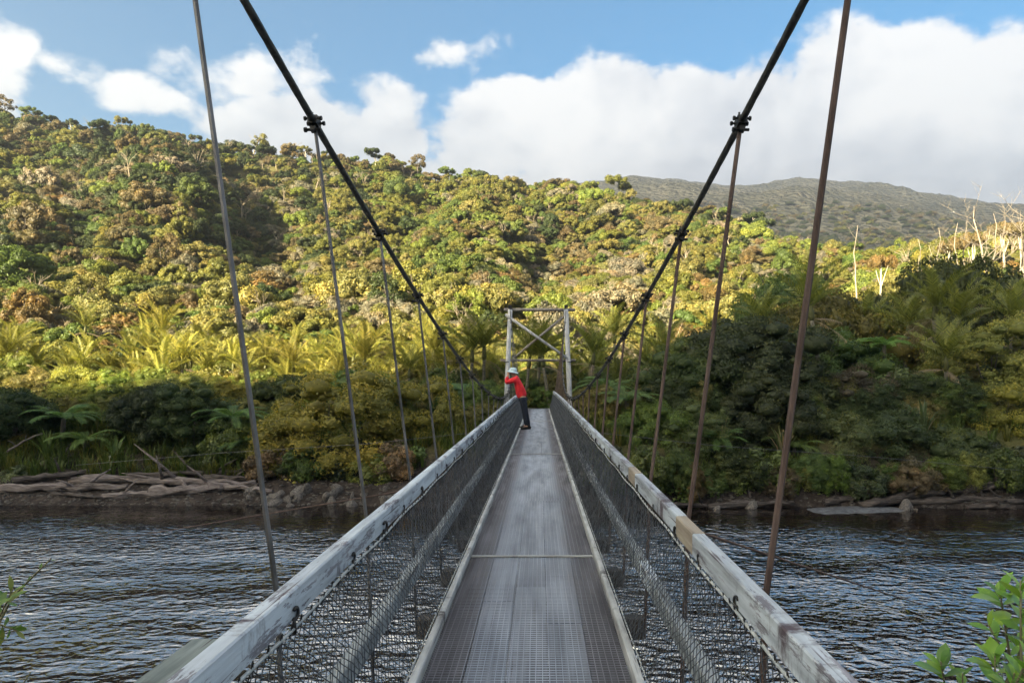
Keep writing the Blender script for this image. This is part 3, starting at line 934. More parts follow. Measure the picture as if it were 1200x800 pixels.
# ---- hill trees: unit crowns about 5 m wide, seen from 60 m and beyond
HILL = []
def hill_kind(seed, rx, rz, nc, cr, nl, lf, trunk_h, **kw):
    me, c = crown_mesh('crown', seed, rx, rz, nc, cr, int(nl * 1.8), lf * 0.70, zc=trunk_h + rz * 0.55, **kw)
    tips = [tuple(p) for p in c[np.argsort(-c[:, 2])][::max(1, len(c) // 6)]]
    tm = trunk_mesh('trunk', seed + 900, trunk_h + rz * 0.5, 0.16 + 0.03 * rx, tips, PALE_BARK if seed % 3 == 0 else BARK)
    HILL.append((me, tm))
hill_kind(1, 2.6, 2.1, 34, 0.85, 2600, 0.36, 1.2)
hill_kind(2, 2.4, 1.8, 46, 0.62, 2600, 0.32, 1.0)
hill_kind(3, 2.9, 1.7, 40, 0.75, 2700, 0.34, 1.6, flat=0.35)
hill_kind(4, 2.2, 2.5, 40, 0.66, 2600, 0.32, 1.4)
hill_kind(5, 2.6, 1.9, 60, 0.48, 2800, 0.27, 1.1)
hill_kind(6, 2.5, 1.35, 26, 0.60, 1700, 0.30, 3.0, flat=0.4, low=0.0)      # umbrella crown on a bare trunk
hill_kind(7, 2.1, 1.9, 30, 0.55, 1500, 0.28, 1.8, core=0.55)                # thin, twiggy
hill_kind(8, 3.0, 2.2, 70, 0.52, 3200, 0.28, 1.2)

SNAG = []
for sd in (301, 302):
    q_ = np.random.RandomState(sd)
    tips = [tuple(np.array([q_.uniform(-1.5, 1.5), q_.uniform(-1.5, 1.5), q_.uniform(3.2, 5.2)])) for _ in range(9)]
    tm_ = trunk_mesh('bare_tree', sd, 3.6, 0.16, tips, LEAF, forks=9, bare=True)
    tm_.attributes.new('tint', 'FLOAT', 'POINT').data.foreach_set('value', np.full(len(tm_.vertices), 0.6, np.float32))
    SNAG.append(tm_)
# ---- bank bushes and trees: seen from 25 to 45 m, small leaves, tight clumps
BUSH = []
def bush_kind(seed, rx, rz, nc, cr, nl, lf, trunk_h, mat=LEAF, **kw):
    me, c = crown_mesh('crown', seed, rx, rz, nc, cr, nl, lf, mat=mat, zc=trunk_h + rz * 0.62, up=0.22, squash=0.95, **kw)
    tips = [tuple(p * np.array([0.8, 0.8, 0.85])) for p in c[::max(1, len(c) // 8)]]
    tm = trunk_mesh('trunk', seed + 700, trunk_h + rz * 0.55, 0.13, tips, forks=8)
    co = np.empty(len(me.vertices) * 3, np.float32); me.vertices.foreach_get('co', co); co = co.reshape(-1, 3)
    BUSH.append((me, tm, float(np.percentile(np.abs(co[:, 0]), 97)), float(np.percentile(co[:, 2], 99.3))))
bush_kind(21, 3.0, 2.6, 150, 0.50, 22000, 0.115, 0.5, low=-0.75, shell=(0.80, 1.02), core=0.72)   # 0 tight cauliflower clumps
bush_kind(22, 2.6, 2.4, 80, 0.58, 15000, 0.13, 0.6, low=-0.7, shell=(0.62, 1.0))                    # 1 rounded
bush_kind(23, 2.4, 3.0, 85, 0.58, 15000, 0.13, 0.8, low=-0.75, shell=(0.62, 1.05))                  # 2 tall
bush_kind(24, 3.1, 2.2, 80, 0.62, 14000, 0.15, 0.9, low=-0.6, flat=0.25, shell=(0.55, 1.05))        # 3 spreading
bush_kind(25, 1.9, 1.6, 60, 0.40, 6000, 0.19, 0.3, low=-0.6, mat=GLOSSY_LEAF, core=0.6)             # 4 small leafy shrub
bush_kind(26, 2.3, 2.7, 70, 0.55, 12000, 0.10, 0.9, low=-0.7, core=0.55, shell=(0.5, 1.05))         # 5 fine grey-green foliage

# ---- palm fronds
def frond_mesh(name, seed, L, pairs, leaflet, arch, mat, droop=0.35, vee=0.45, wd=0.042):
    """a feather frond that starts along +X and arches over in the XZ plane"""
    rs = np.random.RandomState(seed)
    v = []; f = []; tt = []
    n = 12
    P = []; ang = 0.0; p = np.zeros(3)
    for k in range(n + 1):
        P.append(p.copy())
        p = p + np.array([math.cos(ang), 0, math.sin(ang)]) * L / n
        ang -= arch / n * (0.4 + 1.2 * k / n)
    P = np.array(P)
    for k in range(n):                      # midrib, a thin three-sided strip
        i = len(v); r0 = 0.030 * (1 - 0.8 * k / n); r1 = 0.030 * (1 - 0.8 * (k + 1) / n)
        for q, r in ((P[k], r0), (P[k + 1], r1)):
            v += [q + [0, -r, 0], q + [0, 0, r], q + [0, r, 0]]
        f += [(i, i + 3, i + 4, i + 1), (i + 1, i + 4, i + 5, i + 2)]
        tt += [0.5] * 6
    for k in range(pairs):
        u = 0.12 + 0.88 * (k + 0.5) / pairs
        a = u * n; j = min(int(a), n - 1); fr = a - j
        q = P[j] * (1 - fr) + P[j + 1] * fr
        d = unit(P[j + 1] - P[j]); up = np.array([-d[2], 0, d[0]])
        ll = leaflet * (0.55 + 0.75 * math.sin(math.pi * min(1, 0.12 + u * 0.86))) * rs.uniform(0.85, 1.12)
        tc = np.clip(rs.normal(0.5, 0.2), 0, 1)
        for sd in (-1, 1):
            dirv_ = unit(d * 0.62 + np.array([0, sd, 0]) * 0.75 + up * vee * rs.uniform(0.6, 1.3))
            tip = q + dirv_ * ll + np.array([0, 0, -droop * ll * rs.uniform(0.3, 1.0)])
            midp = q + dirv_ * ll * 0.5 + up * 0.02
            wv_ = d * wd * 0.5
            i = len(v)
            v += [q - wv_ * 0.5, q + wv_ * 0.5, midp + wv_, midp - wv_, tip]
            f += [(i, i + 1, i + 2, i + 3), (i + 3, i + 2, i + 4, i + 4)]
            tt += [tc] * 5
    faces = [list(dict.fromkeys(x)) for x in f]
    return mesh_np(name, np.array(v), faces, mat, tint=np.array(tt))
FRONDS = [frond_mesh('frond', 31, 2.7, 24, 0.46, 0.75, LEAF, wd=0.085), frond_mesh('frond', 32, 2.9, 24, 0.48, 1.05, LEAF, wd=0.085), frond_mesh('frond', 33, 2.4, 22, 0.42, 0.5, LEAF, wd=0.085)]
DEADF = [frond_mesh('dead_frond', 41, 2.3, 22, 0.30, 0.9, LEAF, droop=0.6, vee=0.0, wd=0.05), frond_mesh('dead_frond', 42, 2.0, 20, 0.26, 0.5, LEAF, droop=0.6, vee=-0.1, wd=0.05)]
FERN = [frond_mesh('frond', 51, 1.7, 26, 0.30, 1.35, LEAF, droop=0.35, vee=0.0, wd=0.045), frond_mesh('frond', 52, 1.5, 24, 0.27, 1.1, LEAF, droop=0.35, vee=0.0, wd=0.045)]
def palm_trunk(h, seed):
    g = Geo(); rr = random.Random(seed)
    n = 14; pts = []; rad = []
    bend = rr.uniform(-0.05, 0.05)
    for k in range(n + 1):
        t = k / n
        pts.append((bend * h * t * t, 0.02 * h * math.sin(t * 3), h * t)); rad.append((0.115 - 0.025 * t) * (1.06 if k % 2 else 0.97))
    g.tube(pts, rad, 9)
    return g.mesh('trunk', PALM_BARK, True), pts[-1]
PTRUNK = [palm_trunk(h, 60 + i) for i, h in enumerate((1.3, 2.7, 4.6))]
def crownshaft():
    g = Geo(); g.tube([(0, 0, 0), (0, 0, 0.2), (0, 0, 0.5), (0, 0, 0.8)], [0.10, 0.15, 0.12, 0.07], 9)
    return mesh_np('crownshaft', np.array(g.v), g.f, LEAF, tint=np.full(len(g.v), 0.6), smooth=True)
SHAFT = crownshaft()

def join_meshes(name, items, mats):
    """one mesh from (mesh, matrix, tint shift) for trees too far off to show their fronds"""
    V = []; Fl = []; T = []; mi = []; o = 0
    for me, M, mat_i in items:
        n = len(me.vertices); co = np.empty(n * 3, np.float32); me.vertices.foreach_get('co', co); co = co.reshape(-1, 3)
        A = np.array(M); V.append(co @ A[:3, :3].T + A[:3, 3])
        tv = np.empty(n, np.float32); me.attributes['tint'].data.foreach_get('value', tv); T.append(tv)
        for p in me.polygons: Fl.append([o + i for i in p.vertices]); mi.append(mat_i)
        o += n
    me = mesh_np(name, np.concatenate(V), Fl, None, tint=np.concatenate(T))
    for m in mats: me.materials.append(m)
    me.polygons.foreach_set('material_index', np.array(mi, dtype=np.int32))
    return me
def frond_pose(rr, k, n, up_lo=0.55, up_hi=1.42):
    t = k / max(1, n - 1)
    el = up_hi - (up_hi - up_lo) * t + rr.uniform(-0.08, 0.08)
    az = k * 2.399 + rr.uniform(-0.25, 0.25)
    return az, el
def pose_matrix(az, el, z, s=1.0, roll=0.0):
    return Matrix.Translation((0, 0, z)) @ Matrix.Rotation(az, 4, 'Z') @ Matrix.Rotation(-el, 4, 'Y') @ Matrix.Rotation(roll, 4, 'X') @ Matrix.Scale(s, 4)
def palm_head(seed, n=12):
    rr = random.Random(seed); items = []
    for k in range(n):
        az, el = frond_pose(rr, k, n)
        items.append((FRONDS[k % 3], pose_matrix(az, el, 0.6, rr.uniform(0.85, 1.08)), 0))
    return join_meshes('crown', items, [LEAF])
HEADS = [palm_head(71), palm_head(72, 11), palm_head(73, 13)]

# ------------------------------------------------------------------ ordinals for labels
_ONES = ['', 'first', 'second', 'third', 'fourth', 'fifth', 'sixth', 'seventh', 'eighth', 'ninth', 'tenth', 'eleventh', 'twelfth', 'thirteenth', 'fourteenth', 'fifteenth', 'sixteenth', 'seventeenth', 'eighteenth', 'nineteenth']
_TENS = ['', '', 'twenty', 'thirty', 'forty', 'fifty', 'sixty', 'seventy', 'eighty', 'ninety']
_TENTH = ['', '', 'twentieth', 'thirtieth', 'fortieth', 'fiftieth', 'sixtieth', 'seventieth', 'eightieth', 'ninetieth']
def nth(n):
    if n < 20: return _ONES[n]
    if n < 100: return _TENTH[n // 10] if n % 10 == 0 else _TENS[n // 10] + '-' + _ONES[n % 10]
    return 'hundred-and-' + nth(n - 100) if n > 100 else 'hundredth'

def order_labels(items, fmt):
    """items: (object, key) ; counts from the left within each key"""
    by = {}
    for o, key in items: by.setdefault(key, []).append(o)
    for key, os_ in by.items():
        os_.sort(key=lambda o: px_of(o.location.x, o.location.y))
        for i, o in enumerate(os_): o['label'] = fmt(nth(i + 1), key)

# ------------------------------------------------------------------ instanced masses (stuff)
def scatter(name, protos, pts, rots, scls, idx, cols, label):
    """one object of kind stuff: prototypes set on points by geometry nodes"""
    col = bpy.data.collections.new(name + '_kinds')
    for i, pm in enumerate(protos):
        pm = pm.copy(); pm.materials.clear(); pm.materials.append(SCATTER_LEAF)
        col.objects.link(bpy.data.objects.new('%s_kind_%03d' % (name, i), pm))
    me = bpy.data.meshes.new(name)
    me.from_pydata([tuple(p) for p in pts], [], [])
    a = me.attributes.new('rot', 'FLOAT_VECTOR', 'POINT'); a.data.foreach_set('vector', np.asarray(rots, np.float32).ravel())
    a = me.attributes.new('scl', 'FLOAT_VECTOR', 'POINT'); a.data.foreach_set('vector', np.asarray(scls, np.float32).ravel())
    a = me.attributes.new('kid', 'INT', 'POINT'); a.data.foreach_set('value', np.asarray(idx, np.int32))
    a = me.attributes.new('icol', 'FLOAT_COLOR', 'POINT'); a.data.foreach_set('color', np.concatenate([np.asarray(cols, np.float32), np.ones((len(pts), 1), np.float32)], 1).ravel())
    o = obj(name, me)
    ng = bpy.data.node_groups.new(name, 'GeometryNodeTree')
    ng.interface.new_socket('Geometry', in_out='INPUT', socket_type='NodeSocketGeometry')
    ng.interface.new_socket('Geometry', in_out='OUTPUT', socket_type='NodeSocketGeometry')
    gi = ng.nodes.new('NodeGroupInput'); go = ng.nodes.new('NodeGroupOutput')
    ci = ng.nodes.new('GeometryNodeCollectionInfo'); ci.inputs['Collection'].default_value = col
    ci.inputs['Separate Children'].default_value = True; ci.inputs['Reset Children'].default_value = True
    ip = ng.nodes.new('GeometryNodeInstanceOnPoints'); ip.inputs['Pick Instance'].default_value = True
    def na(nm, ty):
        nd = ng.nodes.new('GeometryNodeInputNamedAttribute'); nd.data_type = ty; nd.inputs[0].default_value = nm
        return nd.outputs[0]
    ng.links.new(gi.outputs[0], ip.inputs['Points']); ng.links.new(ci.outputs[0], ip.inputs['Instance'])
    ng.links.new(na('kid', 'INT'), ip.inputs['Instance Index'])
    ng.links.new(na('rot', 'FLOAT_VECTOR'), ip.inputs['Rotation']); ng.links.new(na('scl', 'FLOAT_VECTOR'), ip.inputs['Scale'])
    ng.links.new(ip.outputs[0], go.inputs[0])
    md = o.modifiers.new('scatter', 'NODES'); md.node_group = ng
    tag(o, label, None, None, 'stuff')
    return o

# ------------------------------------------------------------------ forest on the hill
rs = np.random.RandomState(12)
cand = []
Y = 61.0
while Y < 268:
    sp = 2.05 + Y * 0.0055
    xl = CX + (-130 - HX) / F * Y; xr = CX + (1330 - HX) / F * Y
    x = xl + rs.uniform(0, sp)
    while x < xr:
        xj = x + rs.normal(0, sp * 0.28); yj = Y + rs.normal(0, sp * 0.3)
        q = px_of(xj, yj)
        if yj < ridge_y(q) + 6: cand.append((xj, yj))
        x += sp
    Y += sp * 0.82
cand = np.array(cand)
cz = ground_z(cand[:, 0], cand[:, 1])
cq = px_of(cand[:, 0], cand[:, 1]); cpy = py_of(cz + 3, cand[:, 1])
rel = cand[:, 1] / ridge_y(cq)
patch = N1.fbm(cand[:, 0] / 24.0 + 40, cand[:, 1] / 30.0 + 9, 3); patch2 = N2.fbm(cand[:, 0] / 15.0, cand[:, 1] / 20.0 + 30, 2)
NAMES = list(PAL)
def pick_colour(i):
    q, yv, r = cq[i], cpy[i], rs.rand()
    a, b = patch[i], patch2[i]
    wts = {'olive': 3.0 + 2 * a, 'golden': 1.6, 'brown': 1.0 - 2.0 * a, 'grey-brown': 1.1 - 2.6 * b, 'mid-green': 1.5 + 3.0 * b, 'bright green': 1.1 + 3.0 * a, 'dark green': 1.2 - 3.5 * a, 'russet': 0.15}
    if yv > 330: wts['golden'] += 1.8; wts['russet'] += 0.4; wts['dark green'] = 0.4
    if q > 640 and yv > 290: wts['golden'] += 1.6; wts['russet'] += 0.8; wts['grey-brown'] += 1.6; wts['olive'] += 1.0; wts['dark green'] = 0.2
    if q < 330 and yv < 290: wts['brown'] += 2.2; wts['dark green'] += 4.2; wts['bright green'] *= 0.5; wts['golden'] *= 0.4
    if 420 < q < 620 and yv < 300: wts['bright green'] += 1.4; wts['olive'] += 2.0
    k = np.array([max(0.02, wts[n]) for n in NAMES]); k /= k.sum()
    return NAMES[rs.choice(len(NAMES), p=k)]
ccol_ = [pick_colour(i) for i in range(len(cand))]
cscale = rs.uniform(0.50, 0.98, len(cand)) * np.where(cand[:, 1] < 85, 0.9, 1.0) * np.where(rs.rand(len(cand)) < 0.10, rs.uniform(1.25, 1.7, len(cand)), 1.0) * np.where(rs.rand(len(cand)) < 0.2, 0.7, 1.0)
ckind = np.where(rel > 0.93, rs.choice([3, 5, 5, 1, 6, 0], len(cand)), rs.choice([0, 1, 2, 3, 4, 7, 7, 6, 0, 1], len(cand)))
# a tree counts as hidden when a nearer one stands well in front of it
size_px = cscale * 5.2 * F / cand[:, 1]
inview = (cq > -20) & (cq < 1220)
order = np.argsort(-size_px * inview)
big = set(order[:290].tolist())
# some trees on the skyline can be told apart one by one too
sky_i = [i for i in np.argsort(cpy) if inview[i] and rel[i] > 0.985 and i not in big]
rs.shuffle(sky_i)
HT = []
ROWS = ['lowest', 'second', 'third', 'fourth']
bigl = sorted(big, key=lambda i: cand[i, 1])
for rank, i in enumerate(bigl):
    k = int(ckind[i]); row = ROWS[min(3, rank * 4 // len(bigl))]
    o = thing('forest_tree', None, 'tree', (cand[i, 0], cand[i, 1], cz[i] - 0.3), rs.uniform(0, 6.28), tuple(cscale[i] * np.array([rs.uniform(0.8, 1.3), rs.uniform(0.8, 1.3), rs.uniform(0.75, 1.3)])), 'trees at the foot of the forested hill')
    obj('crown', HILL[k][0], o, color=tuple(np.array(PAL[ccol_[i]]) * rs.uniform(0.85, 1.15)))
    obj('trunk', HILL[k][1], o)
    HT.append((o, (ccol_[i], row)))
order_labels(HT, lambda n, key: '%s %s tree from the left in the %s row of the hillside forest' % (n, key[0], key[1]))
protos = [me for me, tm in HILL] + SNAG
def jit(nm, a=0.15): return np.array(PAL[nm]) * rs.uniform(1 - a, 1 + a) * rs.uniform(1 - a / 3, 1 + a / 3, 3)
rest = [i for i in range(len(cand)) if i not in big]
snag = [rs.rand() < (0.07 if patch2[i] < 0.05 else 0.015) for i in rest]
scatter('hillside_forest', protos, [(cand[i, 0], cand[i, 1], cz[i] - 0.3) for i in rest], [(rs.normal(0, 0.14), rs.normal(0, 0.14), rs.uniform(0, 6.28)) for i in rest],
        [np.array([rs.uniform(0.75, 1.35), rs.uniform(0.75, 1.35), rs.uniform(0.7, 1.35)]) * (max(cscale[i], 0.75) * 1.15 if sn else cscale[i]) for i, sn in zip(rest, snag)], [8 + i % 2 if sn else int(ckind[i]) for i, sn in zip(rest, snag)], [np.array((0.34, 0.29, 0.235)) if sn else jit(ccol_[i]) for i, sn in zip(rest, snag)], 'mixed olive and brown forest covering the sunlit hill')
# trees over the lower slopes of the mountain
mp = []
for _ in range(2600):
    q = rs.uniform(660, 1240); Y = 420 * (900 / 420) ** rs.rand()
    x = CX + (q - HX) / F * Y
    iq = np.interp(q, mq, np.arange(len(mq))); iy = np.interp(Y, my, np.arange(len(my)))
    mp.append((x, Y, MZ[int(iy), int(iq)] - 1.0))
scatter('mountain_forest', protos[:8], mp, [(0, 0, rs.uniform(0, 6.28)) for _ in mp], [np.ones(3) * rs.uniform(1.0, 1.9) for _ in mp], [int(rs.choice([0, 1, 2, 4, 7])) for _ in mp], [jit(rs.choice(['dark green', 'brown', 'dark green', 'grey-brown', 'dark green', 'olive'])) * 0.6 for _ in mp], 'hazy grey-green forest on the lower slopes of the distant mountain')  # palette scaled down, so the tree colours carry the cloud shadow too

# ------------------------------------------------------------------ low scrub and grass on the flat
sp_ = []
for _ in range(2300):
    q = rs.uniform(-60, 1260); Y = rs.uniform(30.5, 64)
    x = CX + (q - HX) / F * Y
    if abs(x) < 1.7 and Y < 37: continue
    if q < 310 and Y < 35.5 and rs.rand() < 0.75: continue
    sp_.append((x, Y))
sp_ = np.array(sp_); sz_ = ground_z(sp_[:, 0], sp_[:, 1]); sq_ = px_of(sp_[:, 0], sp_[:, 1])
bprotos = [BUSH[1][0], BUSH[4][0], BUSH[5][0]]
sidx = []; scol = []
for (x, y), q in zip(sp_, sq_):
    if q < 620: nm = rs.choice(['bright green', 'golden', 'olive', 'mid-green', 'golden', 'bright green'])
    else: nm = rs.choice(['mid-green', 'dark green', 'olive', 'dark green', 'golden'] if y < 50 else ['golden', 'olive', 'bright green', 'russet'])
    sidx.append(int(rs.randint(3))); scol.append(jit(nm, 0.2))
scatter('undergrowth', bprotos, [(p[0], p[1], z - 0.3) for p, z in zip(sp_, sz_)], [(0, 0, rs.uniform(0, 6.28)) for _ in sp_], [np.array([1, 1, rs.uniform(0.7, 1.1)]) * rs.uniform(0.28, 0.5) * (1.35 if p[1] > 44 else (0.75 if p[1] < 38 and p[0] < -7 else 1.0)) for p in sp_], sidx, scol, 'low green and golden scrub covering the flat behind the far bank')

def grass_tuft(seed, n, h, wd):
    rq = np.random.RandomState(seed); v = []; f = []; t = []
    for k in range(n):
        a = rq.uniform(0, 6.28); r0 = rq.uniform(0, 0.16); b0 = np.array([r0 * math.cos(a), r0 * math.sin(a), 0])
        d = np.array([math.cos(a), math.sin(a), 0]); hh = h * rq.uniform(0.6, 1.2); lean = rq.uniform(0.1, 0.7)
        sd = np.array([-math.sin(a), math.cos(a), 0]) * wd
        m = b0 + d * lean * hh * 0.35 + np.array([0, 0, hh * 0.65]); e = b0 + d * lean * hh + np.array([0, 0, hh * (1 - 0.35 * lean)])
        i = len(v); v += [b0 - sd, b0 + sd, m + sd * 0.7, m - sd * 0.7, e]; f += [[i, i + 1, i + 2, i + 3], [i + 3, i + 2, i + 4]]
        t += [np.clip(rq.normal(0.5, 0.22), 0, 1)] * 5
    return mesh_np('grass_tuft', np.array(v), f, LEAF, tint=np.array(t))
tufts = [grass_tuft(81, 26, 0.7, 0.018), grass_tuft(82, 30, 0.9, 0.02)]
gp = []
for _ in range(4600):
    q = rs.uniform(-60, 1260)
    band = rs.rand()
    Y = ((26.4 if q > 600 else 27.9) + rs.uniform(0, 5)) if band < 0.35 else rs.uniform(36, 52)
    x = CX + (q - HX) / F * Y
    if abs(x) < 1.2 and Y < 36: continue
    if q > 620 and (band >= 0.35 or rs.rand() < 0.7): continue
    gp.append((x, Y))
gp = np.array(gp); gz = ground_z(gp[:, 0], gp[:, 1])
scatter('grass', tufts, [(p[0], p[1], z - 0.03) for p, z in zip(gp, gz)], [(0, 0, rs.uniform(0, 6.28)) for _ in gp], [np.ones(3) * rs.uniform(0.6, 1.25) for _ in gp], [int(rs.randint(2)) for _ in gp], [jit(rs.choice(['bright green', 'golden', 'golden', 'olive'])) if p[1] > 35 else jit(rs.choice(['mid-green', 'mid-green', 'olive'])) * 0.8 for p in gp], 'long green and straw-coloured grass on the far bank')

# ------------------------------------------------------------------ nikau-like palms
PALMS = []
def palm(q, Y, h, scale, lit, fronds=True, dead=2, key=None, n=12):
    x = CX + (q - HX) / F * Y
    z = float(ground_z(x, Y))
    o = thing('palm_tree', None, 'palm', (x, Y, z - 0.1), rng.uniform(0, 6.28), scale, 'feather palms on the flat behind the river bank')
    o.rotation_euler = (rng.uniform(-0.14, 0.14), rng.uniform(-0.14, 0.14), o.rotation_euler[2])
    i = 0 if h < 2.2 else (1 if h < 4.0 else 2)
    tm, tp = PTRUNK[i]
    obj('trunk', tm, o)
    tp = Vector(tp)
    hue = rng.uniform(-1, 1)
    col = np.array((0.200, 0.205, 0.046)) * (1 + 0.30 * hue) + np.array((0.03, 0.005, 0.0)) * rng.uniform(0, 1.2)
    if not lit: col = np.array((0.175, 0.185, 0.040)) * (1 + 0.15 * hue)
    obj('crownshaft', SHAFT, o, tp, color=(0.10, 0.105, 0.04))
    if fronds:
        for k in range(n):
            az, el = frond_pose(rng, k, n)
            f_ = obj('frond', FRONDS[k % 3], o, color=tuple(col * rng.uniform(0.85, 1.2)))
            f_.matrix_local = Matrix.Translation(tp) @ pose_matrix(az, el, 0.62, rng.uniform(0.85, 1.1), rng.uniform(-0.3, 0.3))
        for k in range(dead):
            f_ = obj('dead_frond', DEADF[k % 2], o, color=(0.30, 0.225, 0.15))
            f_.matrix_local = Matrix.Translation(tp) @ pose_matrix(rng.uniform(0, 6.28), rng.uniform(-0.9, 0.1), 0.05, rng.uniform(0.7, 1.0), rng.uniform(-0.5, 0.5))
    else:
        c_ = obj('crown', HEADS[rng.randrange(3)], o, tp, (0, 0, rng.uniform(0, 6.28)), color=tuple(col))
        for k in range(2):
            f_ = obj('dead_frond', DEADF[k % 2], o, color=(0.30, 0.225, 0.15))
            f_.matrix_local = Matrix.Translation(tp) @ pose_matrix(rng.uniform(0, 6.28), rng.uniform(-0.7, 0.2), 0.05, rng.uniform(0.7, 1.0))
    PALMS.append((o, key))
    return o
pr = random.Random(21)
# the dense grove behind the far landing, row by row
for row, (Y0, q0, q1, step, h0, h1) in enumerate([(41.5, 330, 590, 29, 1.2, 2.6), (41.5, 662, 800, 27, 1.2, 2.8), (45, 140, 600, 26, 1.2, 3.4), (46, 660, 830, 29, 1.4, 3.8), (49, 10, 605, 25, 1.3, 3.9), (51, 655, 850, 31, 2.0, 4.3), (54, -20, 570, 27, 1.4, 4.3), (60, -15, 560, 29, 1.4, 4.6), (67, 10, 560, 33, 1.4, 4.8)]):
    q = q0 + pr.uniform(0, step / 2)
    while q < q1:
        Yj = Y0 + pr.uniform(-2.2, 2.2)
        nm = ['front', 'front', 'second', 'second', 'third', 'third', 'fourth', 'fifth', 'rearmost'][row]
        side = 'left of the tower' if q < 632 else 'right of the tower'
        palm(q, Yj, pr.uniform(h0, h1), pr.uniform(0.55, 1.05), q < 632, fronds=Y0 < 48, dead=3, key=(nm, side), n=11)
        q += step * 0.85 * pr.uniform(0.5, 1.5)
order_labels(PALMS, lambda n, k: '%s palm from the left in the %s palm row %s' % (n, k[0], k[1]))
# palms that stand out one by one
for q, Y, h, sc, lit, lab in [
        (885, 60, 5.8, 1.15, True, 'tall sunlit palm standing above the dark trees, its yellow fronds spread wide'),
        (836, 57, 4.4, 1.0, True, 'sunlit yellow-green palm just left of the tallest sunlit palm'),
        (1165, 44, 5.8, 1.1, False, 'shaded palm with a bare pale trunk below the dead trees at the right edge'),
        (1090, 38, 5.2, 1.05, False, 'shaded palm with drooping pale dead fronds among the bushes of the right bank'),
        (1122, 36, 4.2, 0.95, False, 'leaning-frond palm beside the olive bush at the right edge'),
        (1110, 33.5, 3.1, 0.9, False, 'low palm with upright yellow-green fronds above the flax plant'),
        (962, 35, 4.1, 1.05, False, 'shaded palm in front of the dark tree right of the second hanger'),
        (1125, 47, 5.5, 1.0, False, 'palm with yellow upright fronds under the dead trees'),
        (1060, 40, 4.4, 0.95, False, 'shaded palm left of the one with drooping pale dead fronds'),
        (1018, 46, 4.4, 1.0, False, 'palm rising between the dark trees under the lone snag'),
        (905, 42, 4.2, 0.95, False, 'palm showing yellow fronds between the two right hangers'),
        (770, 38, 3.0, 0.9, False, 'low palm under the right cable, beside the dark tree'),
        (1178, 38, 4.4, 0.95, False, 'palm half hidden behind the layered olive bush at the right edge'),
        (628, 38.5, 3.2, 0.9, False, 'palm with a thin pale trunk framed by the bridge tower'),
        (613, 37.5, 3.2, 0.85, False, 'palm with a thin trunk just behind the person, framed by the bridge tower'),
        (645, 36.5, 3.2, 0.9, False, 'palm with a slim white trunk by the end of the handrail'),
        (552, 39.5, 3.0, 0.95, False, 'dark spreading palm just left of the bridge tower'),
        (690, 40, 3.0, 0.95, False, 'shaded palm just right of the bridge tower')]:
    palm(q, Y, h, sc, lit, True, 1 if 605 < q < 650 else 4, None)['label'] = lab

# tree ferns
def tree_fern(q, Y, h, sc, col, lab):
    x = CX + (q - HX) / F * Y; z = float(ground_z(x, Y))
    o = thing('tree_fern', lab, 'fern', (x, Y, z - 0.05), rng.uniform(0, 6), sc, 'ferns on the far bank')
    g = Geo(); g.tube([(0, 0, 0), (0.05, 0, h * 0.5), (0, 0.03, h)], [0.13, 0.10, 0.09], 8); obj('trunk', g.mesh('trunk', BARK, True), o)
    for k in range(15):
        f_ = obj('frond', FERN[k % 2], o, color=tuple(np.array(col) * rng.uniform(0.8, 1.2)))
        f_.matrix_local = pose_matrix(k * 2.399, rng.uniform(0.25, 0.75), h, rng.uniform(0.85, 1.15), 0)
for q, Y, h, sc, col, lab in [
        (75, 30.5, 1.3, 1.0, (0.08, 0.15, 0.035), 'bright tree fern between the two dark bushes on the left bank'),
        (100, 29.8, 0.6, 0.9, (0.10, 0.16, 0.035), 'low fern with arching fronds above the driftwood on the left bank'),
        (272, 30, 1.4, 1.0, (0.09, 0.16, 0.04), 'green tree fern at the foot of the big clumpy bush'),
        (292, 29.4, 1.0, 0.8, (0.08, 0.14, 0.035), 'small tree fern just behind the leftmost hanger'),
        (1037, 36, 3.6, 0.95, (0.13, 0.24, 0.04), 'bright green tree fern in the middle of the shaded right bank'),
        (545, 33.5, 1.6, 0.9, (0.075, 0.14, 0.04), 'tree fern beside the left handrail near the far landing'),
        (712, 33, 1.5, 1.0, (0.09, 0.15, 0.035), 'tree fern beside the right handrail near the far landing'),
        (735, 30.5, 1.2, 1.0, (0.08, 0.13, 0.03), 'low spreading fern under the dark trees right of the bridge'),
        (840, 28.2, 0.5, 0.9, (0.07, 0.13, 0.03), 'low fern above the water right of the second hanger'),
        (930, 28, 0.4, 0.8, (0.09, 0.13, 0.03), 'low fern near the water behind the nearest right hanger')]:
    tree_fern(q, Y, h, sc, col, lab)

# ------------------------------------------------------------------ bushes and trees of the far bank
def bush(kind, q, ytop, Y, wpx, colour, lab, cat='bush', name='bush', bright=1.0, sink=0.25, group='bushes and trees along the far bank'):
    me, tm, rx, hh = BUSH[kind]
    if Y < 33: Y = Y - (1.5 if q > 632 else 0.5)
    x = CX + (q - HX) / F * Y; z = float(ground_z(x, Y)) - sink
    ztop = EYE + (HY - ytop) / F * Y
    sx = wpx / F * Y / (2 * rx); sz = min(1.6 * sx, max(0.88 * sx, (ztop - z) / hh))
    z = min(z, ztop - hh * sz) if sz * hh > ztop - z else z
    o = thing(name, lab, cat, (x, Y, z), rng.uniform(0, 6.28), (sx, sx, sz), group)
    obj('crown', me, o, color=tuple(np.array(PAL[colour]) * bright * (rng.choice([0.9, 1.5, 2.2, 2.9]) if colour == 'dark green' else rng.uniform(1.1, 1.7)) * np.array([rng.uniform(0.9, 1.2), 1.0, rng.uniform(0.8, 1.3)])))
    obj('trunk', tm, o)
    return o
T = ('tree', 'bank_tree')
